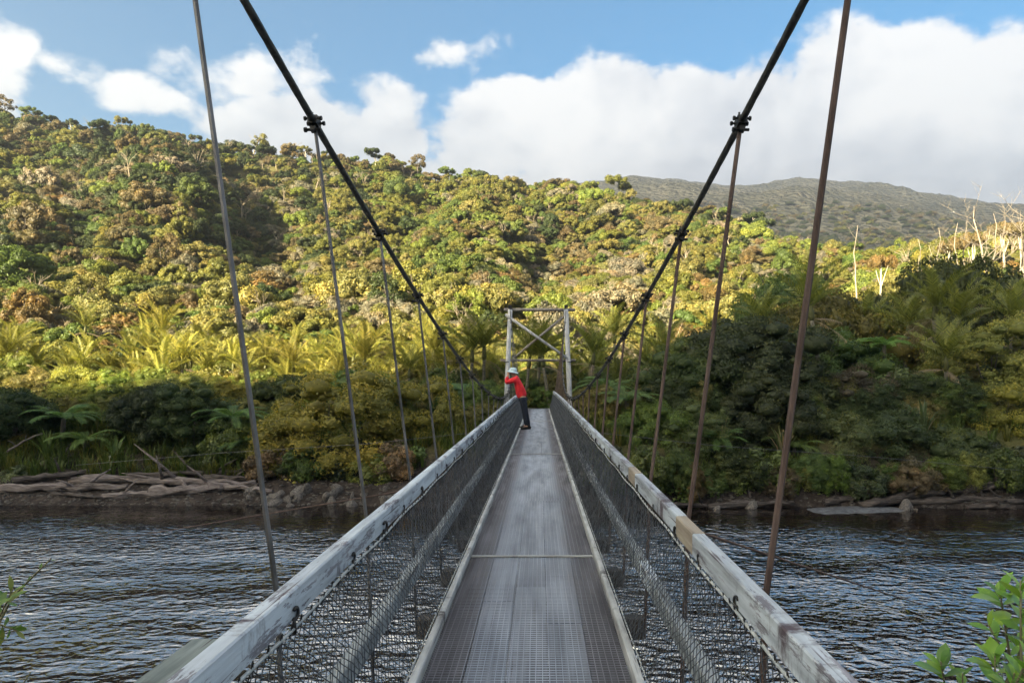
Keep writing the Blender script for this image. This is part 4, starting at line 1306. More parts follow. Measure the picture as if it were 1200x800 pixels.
for row in [
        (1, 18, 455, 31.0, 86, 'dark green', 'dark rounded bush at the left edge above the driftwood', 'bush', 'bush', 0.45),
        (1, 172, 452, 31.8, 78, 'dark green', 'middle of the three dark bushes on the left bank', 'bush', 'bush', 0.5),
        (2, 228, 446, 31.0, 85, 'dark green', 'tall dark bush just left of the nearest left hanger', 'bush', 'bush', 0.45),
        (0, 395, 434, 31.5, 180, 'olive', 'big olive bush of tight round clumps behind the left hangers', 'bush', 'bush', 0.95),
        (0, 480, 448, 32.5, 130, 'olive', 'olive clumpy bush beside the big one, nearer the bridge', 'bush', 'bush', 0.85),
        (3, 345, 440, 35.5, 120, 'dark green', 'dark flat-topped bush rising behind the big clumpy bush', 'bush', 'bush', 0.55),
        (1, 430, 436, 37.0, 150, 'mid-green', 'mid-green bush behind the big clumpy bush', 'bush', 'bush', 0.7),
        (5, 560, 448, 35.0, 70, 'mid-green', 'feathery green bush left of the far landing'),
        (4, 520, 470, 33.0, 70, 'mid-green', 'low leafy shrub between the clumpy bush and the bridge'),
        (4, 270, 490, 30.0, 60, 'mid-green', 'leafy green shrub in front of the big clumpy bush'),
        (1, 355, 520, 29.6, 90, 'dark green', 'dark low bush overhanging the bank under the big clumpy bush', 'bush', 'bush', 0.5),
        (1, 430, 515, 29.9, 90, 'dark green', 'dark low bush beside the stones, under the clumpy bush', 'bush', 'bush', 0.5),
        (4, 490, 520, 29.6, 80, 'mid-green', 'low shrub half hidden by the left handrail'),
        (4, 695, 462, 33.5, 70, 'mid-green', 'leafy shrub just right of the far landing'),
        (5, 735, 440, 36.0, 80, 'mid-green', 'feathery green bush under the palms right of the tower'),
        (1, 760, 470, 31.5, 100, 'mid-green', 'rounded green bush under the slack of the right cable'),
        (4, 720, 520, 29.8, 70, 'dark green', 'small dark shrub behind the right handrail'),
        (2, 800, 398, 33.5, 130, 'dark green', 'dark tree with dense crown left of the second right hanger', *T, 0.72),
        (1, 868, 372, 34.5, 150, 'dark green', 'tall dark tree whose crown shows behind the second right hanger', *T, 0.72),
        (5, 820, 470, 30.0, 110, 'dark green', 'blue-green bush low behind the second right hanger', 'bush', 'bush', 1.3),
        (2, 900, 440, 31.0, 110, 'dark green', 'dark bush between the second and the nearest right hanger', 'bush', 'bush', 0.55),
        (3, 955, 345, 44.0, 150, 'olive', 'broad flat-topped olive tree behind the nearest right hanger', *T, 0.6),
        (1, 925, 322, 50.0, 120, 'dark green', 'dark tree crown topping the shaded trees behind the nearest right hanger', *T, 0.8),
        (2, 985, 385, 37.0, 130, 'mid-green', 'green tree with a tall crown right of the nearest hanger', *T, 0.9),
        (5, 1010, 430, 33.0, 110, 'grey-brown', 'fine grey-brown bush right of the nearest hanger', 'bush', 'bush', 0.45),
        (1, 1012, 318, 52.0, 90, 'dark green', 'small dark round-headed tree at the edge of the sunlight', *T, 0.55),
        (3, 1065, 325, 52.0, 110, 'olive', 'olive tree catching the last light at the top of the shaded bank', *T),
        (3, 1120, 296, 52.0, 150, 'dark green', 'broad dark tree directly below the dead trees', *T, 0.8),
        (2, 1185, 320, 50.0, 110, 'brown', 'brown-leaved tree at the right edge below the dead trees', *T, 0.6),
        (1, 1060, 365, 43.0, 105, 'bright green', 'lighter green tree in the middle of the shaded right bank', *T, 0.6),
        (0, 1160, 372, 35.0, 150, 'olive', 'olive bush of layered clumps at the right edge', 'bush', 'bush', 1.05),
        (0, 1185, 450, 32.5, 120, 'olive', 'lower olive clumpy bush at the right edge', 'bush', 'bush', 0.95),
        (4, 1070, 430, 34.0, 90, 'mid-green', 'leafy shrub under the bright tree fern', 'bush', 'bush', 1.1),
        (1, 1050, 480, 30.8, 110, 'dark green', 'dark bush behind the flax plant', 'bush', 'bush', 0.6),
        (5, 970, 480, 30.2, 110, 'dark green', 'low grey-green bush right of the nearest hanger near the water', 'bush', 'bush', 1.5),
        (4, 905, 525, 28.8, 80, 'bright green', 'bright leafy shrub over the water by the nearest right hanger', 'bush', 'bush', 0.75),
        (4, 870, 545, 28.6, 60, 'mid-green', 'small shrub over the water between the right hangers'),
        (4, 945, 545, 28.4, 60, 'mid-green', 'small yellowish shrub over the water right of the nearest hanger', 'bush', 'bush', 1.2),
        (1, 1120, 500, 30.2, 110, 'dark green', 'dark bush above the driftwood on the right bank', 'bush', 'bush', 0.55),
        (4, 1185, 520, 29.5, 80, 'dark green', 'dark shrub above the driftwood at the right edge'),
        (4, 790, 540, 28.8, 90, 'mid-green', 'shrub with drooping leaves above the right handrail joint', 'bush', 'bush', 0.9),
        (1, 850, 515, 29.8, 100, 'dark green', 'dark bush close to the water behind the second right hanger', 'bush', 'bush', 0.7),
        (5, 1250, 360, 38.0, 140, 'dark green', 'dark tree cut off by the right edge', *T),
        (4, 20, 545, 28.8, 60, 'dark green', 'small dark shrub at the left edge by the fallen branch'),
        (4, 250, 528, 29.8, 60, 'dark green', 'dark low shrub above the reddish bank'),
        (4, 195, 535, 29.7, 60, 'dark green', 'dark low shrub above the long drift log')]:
    bush(*row)

# low growth that hangs over the water's edge
OV = []
pr3 = random.Random(52)
for q0, q1, step in ((686, 1230, 24), (318, 500, 34)):
    q = q0
    while q < q1:
        Yb = float(bank_y(CX + (q - HX) / F * 26)) + pr3.uniform(0.5, 1.1) + (1.5 if q < 632 else 0)
        nm = pr3.choice(['mid-green', 'dark green', 'olive', 'bright green', 'mid-green', 'brown'])
        x = CX + (q - HX) / F * Yb
        b_ = bush(pr3.choice([4, 5, 4, 1]), q, py_of(float(ground_z(x, Yb)) + pr3.uniform(0.8, 1.7), Yb), Yb + (1.5 if q > 632 else 0.5), pr3.uniform(34, 60), nm, 'x', 'shrub', 'shrub', pr3.uniform(0.6, 1.0), group='low growth hanging over the water')
        OV.append((b_, (nm, 'right' if q > 632 else 'left')))
        q += step * pr3.uniform(0.6, 1.4)
order_labels(OV, lambda n, k: '%s %s shrub from the left overhanging the water %s of the bridge' % (n, k[0], k[1]))
# sunlit shrubs at the foot of the grove
SH = []
pr2 = random.Random(33)
for Y0, q0, q1, step in ((38.5, -10, 320, 46), (42.5, -20, 300, 48), (58, 640, 860, 44), (64, 650, 1000, 48), (72, 640, 1060, 52)):
    q = q0
    while q < q1:
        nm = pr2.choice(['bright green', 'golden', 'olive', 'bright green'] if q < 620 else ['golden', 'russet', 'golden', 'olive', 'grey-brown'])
        Yj = Y0 + pr2.uniform(-1.5, 1.5)
        x = CX + (q - HX) / F * Yj
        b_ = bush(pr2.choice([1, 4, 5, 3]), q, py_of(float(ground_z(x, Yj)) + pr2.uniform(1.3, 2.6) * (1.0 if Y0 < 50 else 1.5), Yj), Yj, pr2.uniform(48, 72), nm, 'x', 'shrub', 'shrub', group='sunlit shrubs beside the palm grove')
        SH.append((b_, (nm, 'grassy flat before the palms' if Y0 < 50 else 'sunlit slope beyond the tower, row %s' % {58: 'one', 64: 'two', 72: 'three'}[Y0])))
        q += step * pr2.uniform(0.7, 1.3)
order_labels(SH, lambda n, k: '%s %s shrub from the left on the %s' % (n, k[0], k[1]))

# flax: strap-leaved clumps
def flax(q, Y, sc, col, lab, dead=0.15):
    x = CX + (q - HX) / F * Y; z = float(ground_z(x, Y))
    o = thing('flax_plant', lab, 'flax', (x, Y, z), 0, sc, 'strap-leaved plants on the bank')
    rr = random.Random(int(q))
    for k in range(26):
        a = rr.uniform(0, 6.28); lean = rr.uniform(0.05, 0.65); h = rr.uniform(1.1, 2.0)
        d = Vector((math.cos(a), math.sin(a), 0)); sd = Vector((-d.y, d.x, 0))
        v_ = []; ws = [0.03, 0.055, 0.05, 0.03, 0.006]
        for j in range(5):
            t = j / 4
            c = d * (0.06 + lean * h * t ** 1.8) + Vector((0, 0, h * (t - 0.45 * lean * t ** 3)))
            v_ += [c - sd * ws[j] + d * 0.012, c + Vector((0, 0, -0.015)), c + sd * ws[j] + d * 0.012]
        f_ = []
        for j in range(4):
            i = j * 3; f_ += [[i, i + 1, i + 4, i + 3], [i + 1, i + 2, i + 5, i + 4]]
        me = mesh_np('blade', np.array([tuple(p) for p in v_]), f_, LEAF, tint=np.full(15, rr.uniform(0.2, 0.9)))
        isd = rr.random() < dead
        obj('blade', me, o, color=(0.30, 0.24, 0.15) if isd else tuple(np.array(col) * rr.uniform(0.8, 1.2)))
for q, Y, sc, col, lab, dd in [(1082, 28.6, 1.15, (0.085, 0.12, 0.06), 'tall grey-green flax standing over the driftwood on the right bank', 0.1),
        (918, 27.6, 1.05, (0.10, 0.13, 0.05), 'flax with hanging straw-coloured dead leaves by the water', 0.45),
        (1060, 29, 0.9, (0.07, 0.10, 0.04), 'smaller flax beside the tall one', 0.1),
        (55, 29.2, 0.9, (0.10, 0.15, 0.035), 'green strap-leaved clump behind the fallen branch', 0.05),
        (135, 29.0, 0.75, (0.09, 0.14, 0.035), 'green strap-leaved clump beside the pale stake', 0.05),
        (798, 31.5, 1.1, (0.12, 0.13, 0.03), 'drooping yellow-green flax under the dark trees', 0.1),
        (510, 31.5, 1.1, (0.07, 0.12, 0.05), 'blue-green flax beside the left handrail', 0.05),
        (845, 28.2, 0.8, (0.09, 0.12, 0.05), 'low flax above the water behind the second right hanger', 0.2)]:
    flax(q, Y, sc, col, lab, dd)

# ------------------------------------------------------------------ dead trees on the right skyline
def dead_tree(q, Y, ytop, ybase, lab, limbs=6, r=0.22, lean=0.0, spread=1.0, tuft=None, seed=0):
    x = CX + (q - HX) / F * Y; zt = EYE + (HY - ytop) / F * Y
    z = EYE + (HY - ybase) / F * Y
    z = min(z, float(ground_z(x, Y)))
    h = zt - z
    rr = random.Random(seed + int(q))
    o = thing('dead_tree', lab, 'dead tree', (x, Y, z), 0, None, 'bleached dead trees')
    g = Geo(); pts = []; rad = []
    px_ = py__ = 0.0
    for k in range(9):
        t = k / 8
        pts.append((px_ + lean * h * t, py__, h * t)); rad.append(r * 0.55 * (1 - 0.8 * t))
        px_ += rr.uniform(-0.035, 0.035) * h; py__ += rr.uniform(-0.02, 0.02) * h
    g.tube(pts, rad, 8); obj('trunk', g.mesh('trunk', DEADWOOD, True), o)
    for k in range(limbs):
        j = rr.randint(4, 7); a = Vector(pts[j]); az = rr.uniform(0, 6.28); L = h * rr.uniform(0.16, 0.34) * spread
        d = Vector((math.cos(az), math.sin(az) * 0.7, rr.uniform(0.4, 1.1))).normalized()
        m = a + d * L * 0.5 + Vector((0, 0, -0.05 * L)); e = a + d * L + Vector((rr.uniform(-.2, .2), 0, rr.uniform(0, .3))) * L
        gl = Geo(); gl.tube([a, m, e], [rad[j] * 0.45, rad[j] * 0.28, rad[j] * 0.06], 6)
        for w_ in range(5):
            b0 = m.lerp(e, rr.uniform(0, 0.8)); gl.tube([b0, b0 + Vector((rr.uniform(-1, 1), rr.uniform(-.6, .6), rr.uniform(.3, 1))) * L * 0.35], [rad[j] * 0.25, rad[j] * 0.06], 4)
        obj('limb', gl.mesh('limb', DEADWOOD, True), o)
    if tuft:
        me, c = HILL[tuft][0], None
        obj('crown', me, o, (lean * h, 0, h * 0.66), scale=(h * 0.16, h * 0.16, h * 0.13), color=PAL['russet'])
for i, row in enumerate([
        (1005, 95, 262, 322, 'tall thin bleached snag standing alone against the mountain', 2, 0.30, 0.02, 0.6),
        (1078, 85, 280, 318, 'short bleached snag, first of a close pair', 1, 0.22, 0.01, 0.5),
        (1090, 85, 286, 318, 'slim bleached snag, second of the close pair', 1, 0.18, 0.03, 0.5),
        (1074, 70, 300, 322, 'small pale stump below the close pair of snags', 1, 0.2, 0.0, 0.4),
        (1128, 82, 262, 312, 'bleached trunk under the flat brown crowns', 6, 0.26, -0.04, 1.1),
        (1152, 80, 240, 312, 'tall bleached trunk with spreading white limbs', 9, 0.36, 0.0, 1.2),
        (1163, 84, 250, 312, 'bleached trunk crossing behind the tallest dead tree', 7, 0.28, 0.05, 1.1),
        (1192, 74, 240, 320, 'stout bleached tree with forked white limbs at the right edge', 9, 0.42, 0.03, 1.3),
        (1105, 88, 268, 312, 'thin bleached trunk under a low brown crown', 5, 0.20, 0.02, 0.9),
        (1142, 90, 258, 312, 'slender bleached trunk left of the tallest dead tree', 6, 0.2, -0.03, 1.0),
        (1178, 88, 252, 312, 'slender bleached trunk right of the tallest dead tree', 6, 0.22, 0.02, 1.0)]):
    dead_tree(*row, seed=i)
for q, Y, yt, wpx, lab in [(1113, 90, 258, 34, 'low brown umbrella crown left of the tallest dead tree'), (1176, 95, 234, 34, 'flat brown crown on the skyline above the dead trees'), (1196, 92, 232, 26, 'brown crown at the right edge of the skyline'), (1032, 95, 268, 30, 'rust-brown round tree below the mountain, right of the lone snag'), (1140, 95, 256, 30, 'brown flat crown behind the dead trees')]:
    x = CX + (q - HX) / F * Y; h = EYE + (HY - yt) / F * Y - float(ground_z(x, Y)); z = float(ground_z(x, Y)) + max(0, h - 6.5) * 0.5
    o = thing('umbrella_tree', lab, 'tree', (x, Y, z), rng.uniform(0, 6), (wpx / F * Y / 5.2, wpx / F * Y / 5.2, min(h, 6.5) / 4.6), 'brown umbrella trees on the right skyline')
    obj('crown', HILL[5][0], o, color=PAL['russet'] if 'rust' in lab else PAL['brown']); obj('trunk', HILL[5][1], o)
# single trees that stand up from the left ridge
for q, yt, k, colr, lab in [(6, 118, 6, 'brown', 'bare-topped tree on the skyline at the left edge'), (38, 128, 5, 'mid-green', 'flat-headed green tree on the left skyline'), (83, 141, 5, 'dark green', 'dark flat-headed tree on the left skyline before the dip'), (189, 155, 5, 'brown', 'lone umbrella tree with a thin trunk standing clear of the ridge'), (157, 158, 3, 'dark green', 'dark round tree left of the lone umbrella tree'), (342, 170, 5, 'grey-brown', 'first of two umbrella trees on the skyline beside the second hanger'), (358, 173, 5, 'olive', 'second of two umbrella trees on the skyline beside the second hanger'), (456, 180, 3, 'brown', 'tall brown tree on the skyline right of the cable'), (489, 186, 6, 'brown', 'thin see-through tree on the skyline against the cloud'), (440, 184, 5, 'dark green', 'dark skyline tree just right of the cable'), (563, 200, 0, 'dark green', 'round dark tree alone on the middle of the skyline'), (605, 213, 5, 'dark green', 'low dark skyline tree right of the round one'), (306, 163, 6, 'olive', 'pointed tree on the skyline between the first two left hangers'), (675, 222, 0, 'dark green', 'dark round tree where the ridge meets the mountain'), (885, 250, 5, 'dark green', 'dark pine-like tree with bare trunks right of the second right hanger'), (895, 256, 5, 'dark green', 'lower dark tree beside the pine-like one')]:
    Y = float(ridge_y(q)) - 2
    x = CX + (q - HX) / F * Y; z = float(ground_z(x, Y)); h = max(4.0, EYE + (HY - yt) / F * Y - z)
    top = {6: 3.9, 5: 4.6, 3: 4.9, 0: 4.4}[k]
    s_ = h / top
    o = thing('skyline_tree', lab, 'tree', (x, Y, z), rng.uniform(0, 6), (s_ * 0.9, s_ * 0.9, s_), 'trees that stand out on the ridge')
    obj('crown', HILL[k][0], o, color=PAL[colr]); obj('trunk', HILL[k][1], o)

# ------------------------------------------------------------------ driftwood, stones and stakes at the waterline
def log(p0, p1, r, lab, seed, sag=0.05, branches=0, name='drift_log', mat=DRIFTWOOD):
    rr = random.Random(seed)
    p0 = Vector(p0); p1 = Vector(p1); n = 12
    base = p0.copy(); L = (p1 - p0).length
    o = thing(name, lab, 'log', tuple(base), 0, None, 'driftwood along the far bank')
    g = Geo(); pts = []; rad = []
    for k in range(n + 1):
        t = k / n
        p = p0.lerp(p1, t) - base + Vector((0, rr.uniform(-.04, .04) * L * 0.3, rr.uniform(-.012, .012) * L + sag * math.sin(t * math.pi)))
        pts.append(p); rad.append(r * (1.05 - 0.5 * t) * rr.uniform(0.8, 1.15))
    g.tube(pts, rad, 12)
    for q in range(0, len(g.v)):
        v_ = g.v[q]; g.v[q] = tuple(np.array(v_) + np.random.RandomState(seed * 1000 + q).normal(0, r * 0.17, 3))
    obj('stem', g.mesh('stem', mat, True), o)
    for b in range(branches):
        k = rr.randint(3, n - 2); a = Vector(pts[k]); d = Vector((rr.uniform(-1, 1), rr.uniform(-.6, .6), rr.uniform(0.2, 1.0))) * L * 0.22
        gb = Geo(); gb.tube([a, a + d * 0.5 + Vector((0, 0, 0.05)), a + d], [rad[k] * 0.55, rad[k] * 0.35, rad[k] * 0.1], 6)
        obj('branch_stub', gb.mesh('branch_stub', mat, True), o)
    return o
def wl(px, py, dy=0.0):
    """point on the bank seen at px, py: found by marching along the ground"""
    for Y in np.arange(22.0, 34.0, 0.05):
        p = at(px, py, Y)
        if p.z <= float(ground_z(p.x, Y)) : return Vector((p.x, Y + dy, float(ground_z(p.x, Y))))
    return at(px, py, 27.0)
for i, (a, b, r, lab, br, lift) in enumerate([
        ((0, 576), (150, 574), 0.20, 'long grey drift log lying along the water at the left edge', 1, 0.10),
        ((85, 566), (300, 573), 0.19, 'long bleached drift log on the left bank below the bushes', 2, 0.18),
        ((10, 567), (130, 556), 0.13, 'grey fallen trunk behind the long log at the left edge', 0, 0.15),
        ((175, 582), (262, 576), 0.26, 'thick pale log end lying in front of the drift pile', 0, 0.12),
        ((120, 583), (215, 579), 0.13, 'thin drift log half in the water on the left bank', 0, 0.05),
        ((150, 562), (300, 559), 0.15, 'brown drift log at the back of the left pile', 1, 0.2),
        ((210, 569), (320, 581), 0.15, 'slanting drift log reaching the nearest left hanger', 1, 0.15),
        ((240, 562), (310, 567), 0.12, 'short dark log on the reddish left bank', 0, 0.15),
        ((60, 580), (120, 586), 0.10, 'thin dark log in the shallows of the left bank', 0, 0.05),
        ((1010, 598), (1105, 580), 0.22, 'dark rooty drift log rising from the right shallows', 4, 0.15),
        ((1060, 590), (1200, 592), 0.20, 'long dark drift log at the right edge', 3, 0.15),
        ((1110, 580), (1200, 576), 0.16, 'dark log lying above the water at the right edge', 2, 0.2),
        ((965, 594), (1035, 583), 0.20, 'dark stump-like log beside the grey shingle spit', 3, 0.15),
        ((830, 600), (930, 594), 0.17, 'dark log at the water line under the flax', 1, 0.1),
        ((740, 600), (850, 596), 0.12, 'dark drift log under the shrubs right of the bridge', 0, 0.08),
        ((1130, 596), (1190, 600), 0.12, 'thin dark log in the shallows at the right edge', 1, 0.05)]):
    A = wl(*a); B = wl(*b)
    A.z = max(A.z, 0.0) + lift * 0.6; B.z = max(B.z, 0.0) + lift
    log(A, B, r * (1.0 if a[0] < 600 else 0.8), lab, 200 + i, 0.05, br + 1, mat=DRIFTWOOD if a[0] < 600 and i not in (2, 5, 7, 8) else DARKLOG)
# fallen branch rising to the right at the left edge
log(at(0, 567, 28.2), at(88, 531, 29.6), 0.11, 'dead branch sloping up out of the bank at the left edge', 260, 0.12, 3, 'fallen_branch')
log(at(8, 530, 29.0), at(50, 508, 29.6), 0.05, 'thin bare branch above the sloping one at the left edge', 261, 0.1, 2, 'fallen_branch')
def stake(q, ytop, ybase, Y, r, lab, lean=0.05):
    p = at(q, ybase, Y); t = at(q, ytop, Y); p.z = min(p.z, float(ground_z(p.x, Y)))
    g = Geo(); g.tube([(0, 0, 0), (lean * 0.4, 0, (t.z - p.z) * 0.5), (lean, 0.02, t.z - p.z)], [r, r * 0.9, r * 0.6], 7)
    o = obj('stake', g.mesh('stake', PALE_BARK, True), None, tuple(p)); tag(o, lab, 'stake', 'pale stakes on the bank')
stake(127, 534, 562, 28.6, 0.06, 'pale broken stake standing in the grass of the left bank')
stake(1085, 570, 590, 27.6, 0.07, 'pale short stake standing beside the flax')
stake(1004, 575, 588, 27.4, 0.05, 'thin grey stake behind the shingle spit', 0.02)
# thin bare twigs over the right shallows
log(at(965, 600, 26.5), at(985, 577, 26.8), 0.035, 'bare forked twig standing in the right shallows', 270, 0.03, 4, 'bare_branch')
log(at(790, 500, 30.5), at(836, 479, 31.0), 0.04, 'pale curved bare branch in front of the dark trees', 271, 0.25, 0, 'bare_branch', PALE_BARK)
# stones
srs = np.random.RandomState(9)
iv, jf = ico()
def stone_mesh(seed):
    q = np.random.RandomState(seed)
    import bmesh
    bm = bmesh.new(); bmesh.ops.create_icosphere(bm, subdivisions=2, radius=1.0)
    lob = unit(q.normal(0, 1, (6, 3)))
    for v_ in bm.verts:
        d = np.array(v_.co); v_.co = Vector(tuple(d * (0.75 + 0.5 * np.max(np.maximum(lob @ d, 0) ** 2) + q.normal(0, 0.03))))
    me = bpy.data.meshes.new('stone'); bm.to_mesh(me); bm.free(); me.materials.append(STONE)
    return me
SM = [stone_mesh(i) for i in range(4)]
ST = []
for k in range(34):
    q = srs.uniform(290, 470) if k < 26 else srs.uniform(700, 1180)
    py_ = srs.uniform(574, 597) if k < 26 else srs.uniform(594, 604)
    p = wl(q, py_); p.z = max(p.z, -0.02)
    s_ = srs.uniform(0.10, 0.30)
    o = obj('stone', SM[k % 4], None, tuple(p), tuple(srs.uniform(0, 6.28, 3)), tuple(s_ * np.array([1.3, 1.0, 0.65]) * srs.uniform(0.8, 1.2, 3)))
    tag(o, 'x', 'stone', 'grey stones at the water line'); ST.append((o, 'below the big clumpy bush' if k < 26 else 'at the water line right of the bridge'))
order_labels(ST, lambda n, k: '%s grey stone from the left %s' % (n, k))
# shingle along the water's edge
shp = []
for _ in range(1800):
    q = srs.uniform(-30, 1230); x0 = CX + (q - HX) / F * 26
    Y = float(bank_y(x0)) + abs(srs.normal(0.5, 0.8)); x = CX + (q - HX) / F * Y
    shp.append((x, Y, max(0.0, float(ground_z(x, Y)))))
V = []; Fm = []
for p in shp:
    s_ = srs.uniform(0.03, 0.09); i = len(V) * 12
    V.append(iv * s_ * np.array([1.2, 1, 0.6]) * srs.uniform(0.7, 1.3, 3) + np.array(p)); Fm.append(jf + i)
DARKSTONE = simple('dark_pebble', (0.03, 0.026, 0.024), (0.13, 0.115, 0.10), 3.0, bump=0.3)
tag(obj('gravel', mesh_np('gravel', np.concatenate(V), np.concatenate(Fm), DARKSTONE, smooth=True)), kind='stuff')
# pale shingle spit in the right shallows
g_x, g_y = np.meshgrid(np.linspace(0, 1, 40), np.linspace(0, 1, 12))
c0 = wl(945, 607); c1 = wl(1060, 601)
SX = c0.x + (c1.x - c0.x) * g_x; SY = c0.y - 0.9 + 1.5 * g_y + 0.5 * g_x
SZ = 0.10 * np.sin(math.pi * np.clip(g_x, 0, 1)) ** 0.5 * np.sin(math.pi * g_y) - 0.02 + 0.02 * N1.fbm(SX * 3, SY * 3, 2)
SAND = simple('wet_shingle', (0.04, 0.04, 0.045), (0.15, 0.155, 0.165), 6.0, rough=0.6, bump=0.5)
tag(obj('shingle_spit', grid_mesh('shingle_spit', SX, SY, SZ, SAND)), kind='structure')

# ------------------------------------------------------------------ the person leaning on the left rail
PD = 18.55
person = thing('person', 'person in a red jacket, dark trousers and pale bucket hat leaning over the left rail', 'person', (0, PD, float(deck_z(PD)) + 0.006))
def skinned(name, J, E, mat, root, sub=2):
    names = list(J)
    me = bpy.data.meshes.new(name)
    me.from_pydata([J[n][0] for n in names], [(names.index(a), names.index(b)) for a, b in E], [])
    me.materials.append(mat)
    o = obj(name, me, person)
    md = o.modifiers.new('skin', 'SKIN'); md.use_smooth_shade = True
    for i, n in enumerate(names):
        r = J[n][1]
        me.skin_vertices[0].data[i].radius = r if hasattr(r, '__len__') else (r, r)
        me.skin_vertices[0].data[i].use_root = (n == root)
    sd = o.modifiers.new('smooth', 'SUBSURF'); sd.levels = sub; sd.render_levels = sub
    return o
hipx, chx, nkx = -0.40, -0.54, -0.60
body = {'pelvis': ((hipx, 0, 0.88), 0.115), 'waist': ((-0.46, 0, 1.05), 0.105), 'chest': ((chx, 0, 1.25), 0.125), 'neck': ((nkx, 0, 1.41), 0.055), 'chin': ((-0.645, 0, 1.47), 0.065),
        'head': ((-0.665, 0, 1.545), 0.088), 'crown': ((-0.66, 0, 1.61), 0.07), 'nose': ((-0.765, 0, 1.53), 0.014), 'nose_root': ((-0.735, 0, 1.545), 0.02)}
be = [('pelvis', 'waist'), ('waist', 'chest'), ('chest', 'neck'), ('neck', 'chin'), ('chin', 'head'), ('head', 'crown'), ('head', 'nose_root'), ('nose_root', 'nose')]
for s, nm in ((-1, 'near'), (1, 'far')):
    ft = {-1: -0.24, 1: -0.30}[s]
    body.update({nm + '_hip': ((hipx + 0.01, s * 0.10, 0.82), 0.085), nm + '_knee': ((-0.35 + (0.03 if s < 0 else 0), s * 0.10, 0.47), 0.056), nm + '_ankle': ((ft, s * 0.10, 0.09), 0.040), nm + '_toe': ((ft - 0.17, s * 0.11, 0.035), 0.032),
                 nm + '_shoulder': ((-0.60, s * 0.175, 1.365), 0.062), nm + '_elbow': ((-0.835, s * 0.19, 1.255), 0.044), nm + '_wrist': ((-0.80, s * 0.075, 1.45), 0.029), nm + '_palm': ((-0.795, s * 0.06, 1.51), (0.03, 0.018))})
    be += [('pelvis', nm + '_hip'), (nm + '_hip', nm + '_knee'), (nm + '_knee', nm + '_ankle'), (nm + '_ankle', nm + '_toe'), ('chest', nm + '_shoulder'), (nm + '_shoulder', nm + '_elbow'), (nm + '_elbow', nm + '_wrist'), (nm + '_wrist', nm + '_palm')]
    for q in range(4):
        a = (-0.815 + 0.017 * q, s * (0.052 + 0.004 * q), 1.545); b = (-0.812 + 0.016 * q, s * 0.028, 1.575 - 0.006 * abs(q - 1))
        body[nm + '_finger%d' % q] = (a, 0.009); body[nm + '_tip%d' % q] = (b, 0.007)
        be += [(nm + '_palm', nm + '_finger%d' % q), (nm + '_finger%d' % q, nm + '_tip%d' % q)]
    body[nm + '_thumb'] = ((-0.765, s * 0.045, 1.49), 0.010); body[nm + '_thumb_tip'] = ((-0.758, s * 0.03, 1.515), 0.008)
    be += [(nm + '_wrist', nm + '_thumb'), (nm + '_thumb', nm + '_thumb_tip')]
skinned('body', body, be, SKIN, 'pelvis')
jk = {'hem': ((-0.395, 0, 0.82), (0.185, 0.165)), 'waist': ((-0.455, 0, 1.03), (0.175, 0.155)), 'chest': ((chx + 0.02, 0, 1.24), (0.18, 0.168)), 'collar': ((nkx + 0.005, 0, 1.415), 0.078)}
je = [('hem', 'waist'), ('waist', 'chest'), ('chest', 'collar')]
tr = {'waist': ((hipx, 0, 0.90), (0.14, 0.12))}
te = []
for s, nm in ((-1, 'near'), (1, 'far')):
    jk.update({nm + '_shoulder': ((-0.595, s * 0.175, 1.365), 0.088), nm + '_elbow': ((-0.845, s * 0.20, 1.25), 0.066), nm + '_cuff': ((-0.805, s * 0.085, 1.43), 0.045)})
    je += [('chest', nm + '_shoulder'), (nm + '_shoulder', nm + '_elbow'), (nm + '_elbow', nm + '_cuff')]
    b_ = body
    tr.update({nm + '_hip': ((hipx + 0.01, s * 0.10, 0.80), 0.108), nm + '_knee': (b_[nm + '_knee'][0], 0.080), nm + '_ankle': ((b_[nm + '_ankle'][0][0], s * 0.10, 0.10), 0.066)})
    te += [('waist', nm + '_hip'), (nm + '_hip', nm + '_knee'), (nm + '_knee', nm + '_ankle')]
    g = Geo(); fx, fy, fz = b_[nm + '_ankle'][0]
    g.tube([(fx + 0.07, fy, 0.045), (fx + 0.02, fy, 0.055), (fx - 0.08, fy, 0.048), (fx - 0.17, fy, 0.036), (fx - 0.215, fy, 0.028)], [0.035, 0.046, 0.046, 0.040, 0.020], 10)
    g.tube([(fx + 0.01, fy, 0.05), (fx, fy, 0.14)], [0.048, 0.050], 10)
    obj('shoe', g.mesh('shoe', SHOE, True), person)
skinned('jacket', jk, je, JACKET, 'hem')
skinned('trousers', tr, te, TROUSER, 'waist')
g = Geo()   # bucket hat: crown and sloping brim
g.tube([(-0.664, 0, 1.565), (-0.662, 0, 1.60), (-0.660, 0, 1.655), (-0.660, 0, 1.672)], [0.112, 0.106, 0.090, 0.05], 16)
hat = obj('hat', g.mesh('hat', HATM, True), person)
g = Geo(); g.tube([(-0.672, 0, 1.535), (-0.668, 0, 1.558), (-0.664, 0, 1.575)], [0.165, 0.150, 0.112], 18, cap=False)
obj('brim', g.mesh('brim', HATM, True), hat)

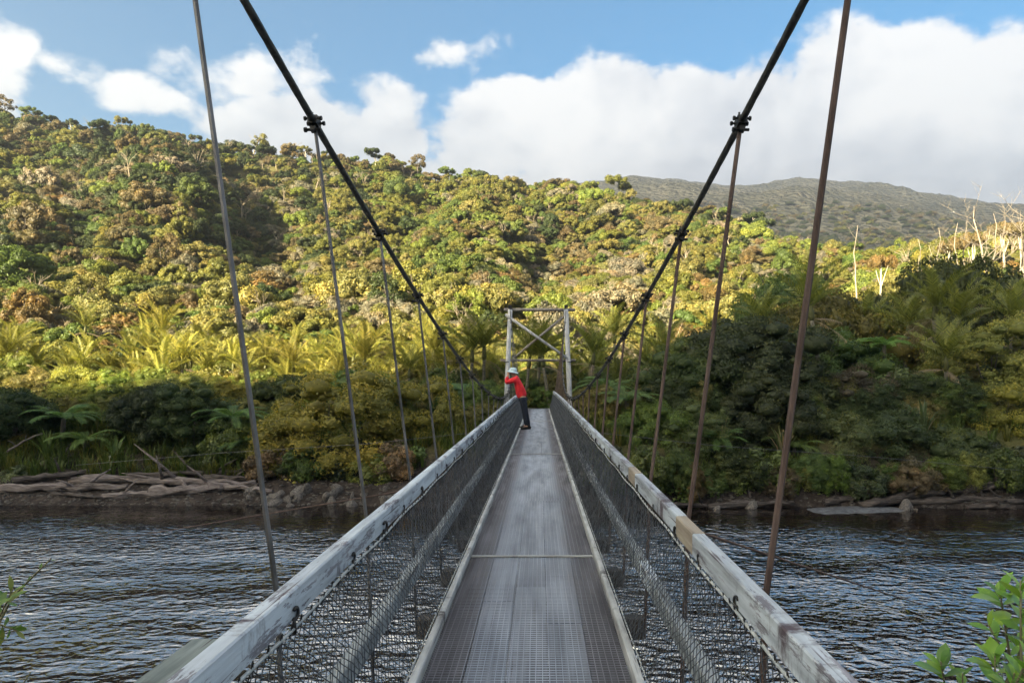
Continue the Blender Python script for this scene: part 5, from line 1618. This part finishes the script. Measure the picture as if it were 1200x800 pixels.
# ------------------------------------------------------------------ shrubs beside the camera
def leaf_part(L, wd, fold=0.16, droop=0.10):
    v_ = []; f_ = []; n = 6
    prof = [0.06, 0.42, 0.78, 1.0, 0.92, 0.55, 0.0]
    for k in range(n + 1):
        t = k / n; w_ = prof[k] * wd / 2
        z = -droop * L * t * t
        v_ += [(t * L, -w_, z + fold * w_), (t * L, 0, z), (t * L, w_, z + fold * w_)]
    for k in range(n):
        i = k * 3; f_ += [[i, i + 3, i + 4, i + 1], [i + 1, i + 4, i + 5, i + 2]]
    t_ = np.repeat(np.linspace(0.35, 0.65, n + 1), 3)
    return mesh_np('leaf', np.array(v_), f_, GLOSSY_LEAF, tint=t_, smooth=True)
LEAVES = [leaf_part(0.092, 0.046), leaf_part(0.080, 0.040, 0.3), leaf_part(0.10, 0.044, 0.2, 0.25)]
THIN = [leaf_part(0.085, 0.026, 0.2, 0.2), leaf_part(0.07, 0.022, 0.2, 0.1)]
TWIG = simple('green_twig', (0.10, 0.085, 0.05), (0.22, 0.20, 0.11), 20.0, rough=0.6)
def rosette(parent, tip, d, n, leaves, rr, cols, spread=(0.5, 1.15), sc=1.0, back=0.06):
    d = Vector(d).normalized()
    q0 = Vector((0, 0, 1)).rotation_difference(d)
    for k in range(n):
        t = k / max(1, n - 1)
        a = k * 2.399 + rr.uniform(-0.3, 0.3); el = spread[0] + (spread[1] - spread[0]) * t
        ld = q0 @ Vector((math.cos(a) * math.sin(el), math.sin(a) * math.sin(el), math.cos(el)))
        up = (d - ld * d.dot(ld)).normalized()
        side = up.cross(ld)
        M = Matrix((ld, side, up)).transposed().to_4x4()
        M.translation = Vector(tip) - d * back * t
        o = obj('leaf', leaves[rr.randrange(len(leaves))], parent, color=cols[rr.randrange(len(cols))])
        s_ = rr.uniform(0.75, 1.1) * sc * (0.75 + 0.35 * t)
        o.matrix_local = M @ Matrix.Diagonal((s_, s_, s_, 1))
def fore_shrub(name, lab, basep, shoots, leaves, cols, seed, group=None):
    rr = random.Random(seed)
    o = thing(name, lab, 'shrub', (0, 0, 0))
    o.location = basep
    B = Vector(basep)
    fork = B + Vector((0.0, 0.1, 0.5))
    for (px, py, Y, n, dx, dz, sc, side) in shoots:
        tip = at(px, py, Y)
        d = Vector((dx, rr.uniform(-0.3, 0.2), dz)).normalized()
        mid = tip - d * 0.22
        g = Geo()
        low = mid.lerp(fork, 0.5) + Vector((rr.uniform(-.03, .03), rr.uniform(-.03, .03), -0.03))
        g.tube([tip - B + d * 0.01, tip - B - d * 0.08, mid - B, low - B, fork - B, (0, 0, -0.25)], [0.0022, 0.003, 0.004, 0.006, 0.010, 0.016], 6)
        obj('stem', g.mesh('stem', TWIG, True), o)
        rosette(o, tip - B, d, n, leaves, rr, cols, sc=sc)
        for k in range(side):
            p = tip.lerp(mid, 0.55 + 0.45 * k) - B
            rosette(o, p, d + Vector((rr.uniform(-.7, .7), rr.uniform(-.4, .4), 0)), 3, leaves, rr, cols, (0.6, 1.2), sc * 0.9, 0.02)
G1 = [(0.15, 0.30, 0.035), (0.20, 0.36, 0.045), (0.10, 0.21, 0.035), (0.24, 0.38, 0.05)]
bx_, by_ = 1.75, 1.35
fore_shrub('leafy_shrub', 'glossy green leafy shrub reaching in at the lower right corner over the water', (bx_, by_, float(near_z(np.array(bx_), np.array(by_)))),
           [(1172, 694, 2.05, 8, -0.25, 0.9, 1.0, 2), (1196, 684, 1.95, 7, 0.1, 1.0, 1.0, 2), (1103, 778, 2.05, 8, -0.25, 0.95, 1.0, 1), (1166, 772, 1.95, 8, -0.1, 1.0, 1.0, 2),
            (1196, 744, 2.15, 7, 0.15, 0.9, 1.05, 1), (1188, 792, 1.8, 7, 0.0, 1.0, 1.0, 1), (1160, 735, 2.2, 5, -0.4, 0.7, 0.8, 0), (1215, 720, 2.0, 8, 0.3, 0.9, 1.05, 2), (1128, 792, 2.15, 5, -0.1, 0.8, 0.7, 0), (1205, 770, 1.75, 8, 0.2, 0.8, 1.0, 1)], LEAVES, G1, 3)
bx_, by_ = -2.05, 1.3
G2 = [(0.14, 0.24, 0.04), (0.20, 0.22, 0.05), (0.11, 0.20, 0.04)]
fore_shrub('twiggy_shrub', 'thin-leaved twiggy shrub reaching in at the left edge over the water', (bx_, by_, float(near_z(np.array(bx_), np.array(by_)))),
           [(14, 692, 2.3, 7, 0.5, 0.8, 0.9, 1), (18, 738, 2.3, 6, 0.8, -0.15, 0.9, 1), (58, 656, 2.3, 2, 0.75, 0.65, 0.4, 1), (-10, 705, 2.2, 7, 0.4, 0.9, 1.0, 2), (-5, 750, 2.2, 6, 0.5, 0.3, 0.9, 1), (34, 790, 2.3, 1, 0.5, 0.85, 0.3, 0)], THIN, G2, 8)

# ------------------------------------------------------------------ haze in the valley air
HZ = 0.00036
hm = bpy.data.materials.new('haze'); hm.use_nodes = True
hm.node_tree.nodes.clear()
pv = hm.node_tree.nodes.new('ShaderNodeVolumePrincipled')
pv.inputs['Color'].default_value = (0.93, 0.95, 1.0, 1)
pv.inputs['Density'].default_value = HZ
pv.inputs['Anisotropy'].default_value = 0.65
ho = hm.node_tree.nodes.new('ShaderNodeOutputMaterial')
hm.node_tree.links.new(pv.outputs[0], ho.inputs['Volume'])
g = Geo(); g.box((900, 1000, 290), (5400, 3000, 620))
hz = obj('haze', g.mesh('haze', hm)); tag(hz, kind='stuff')
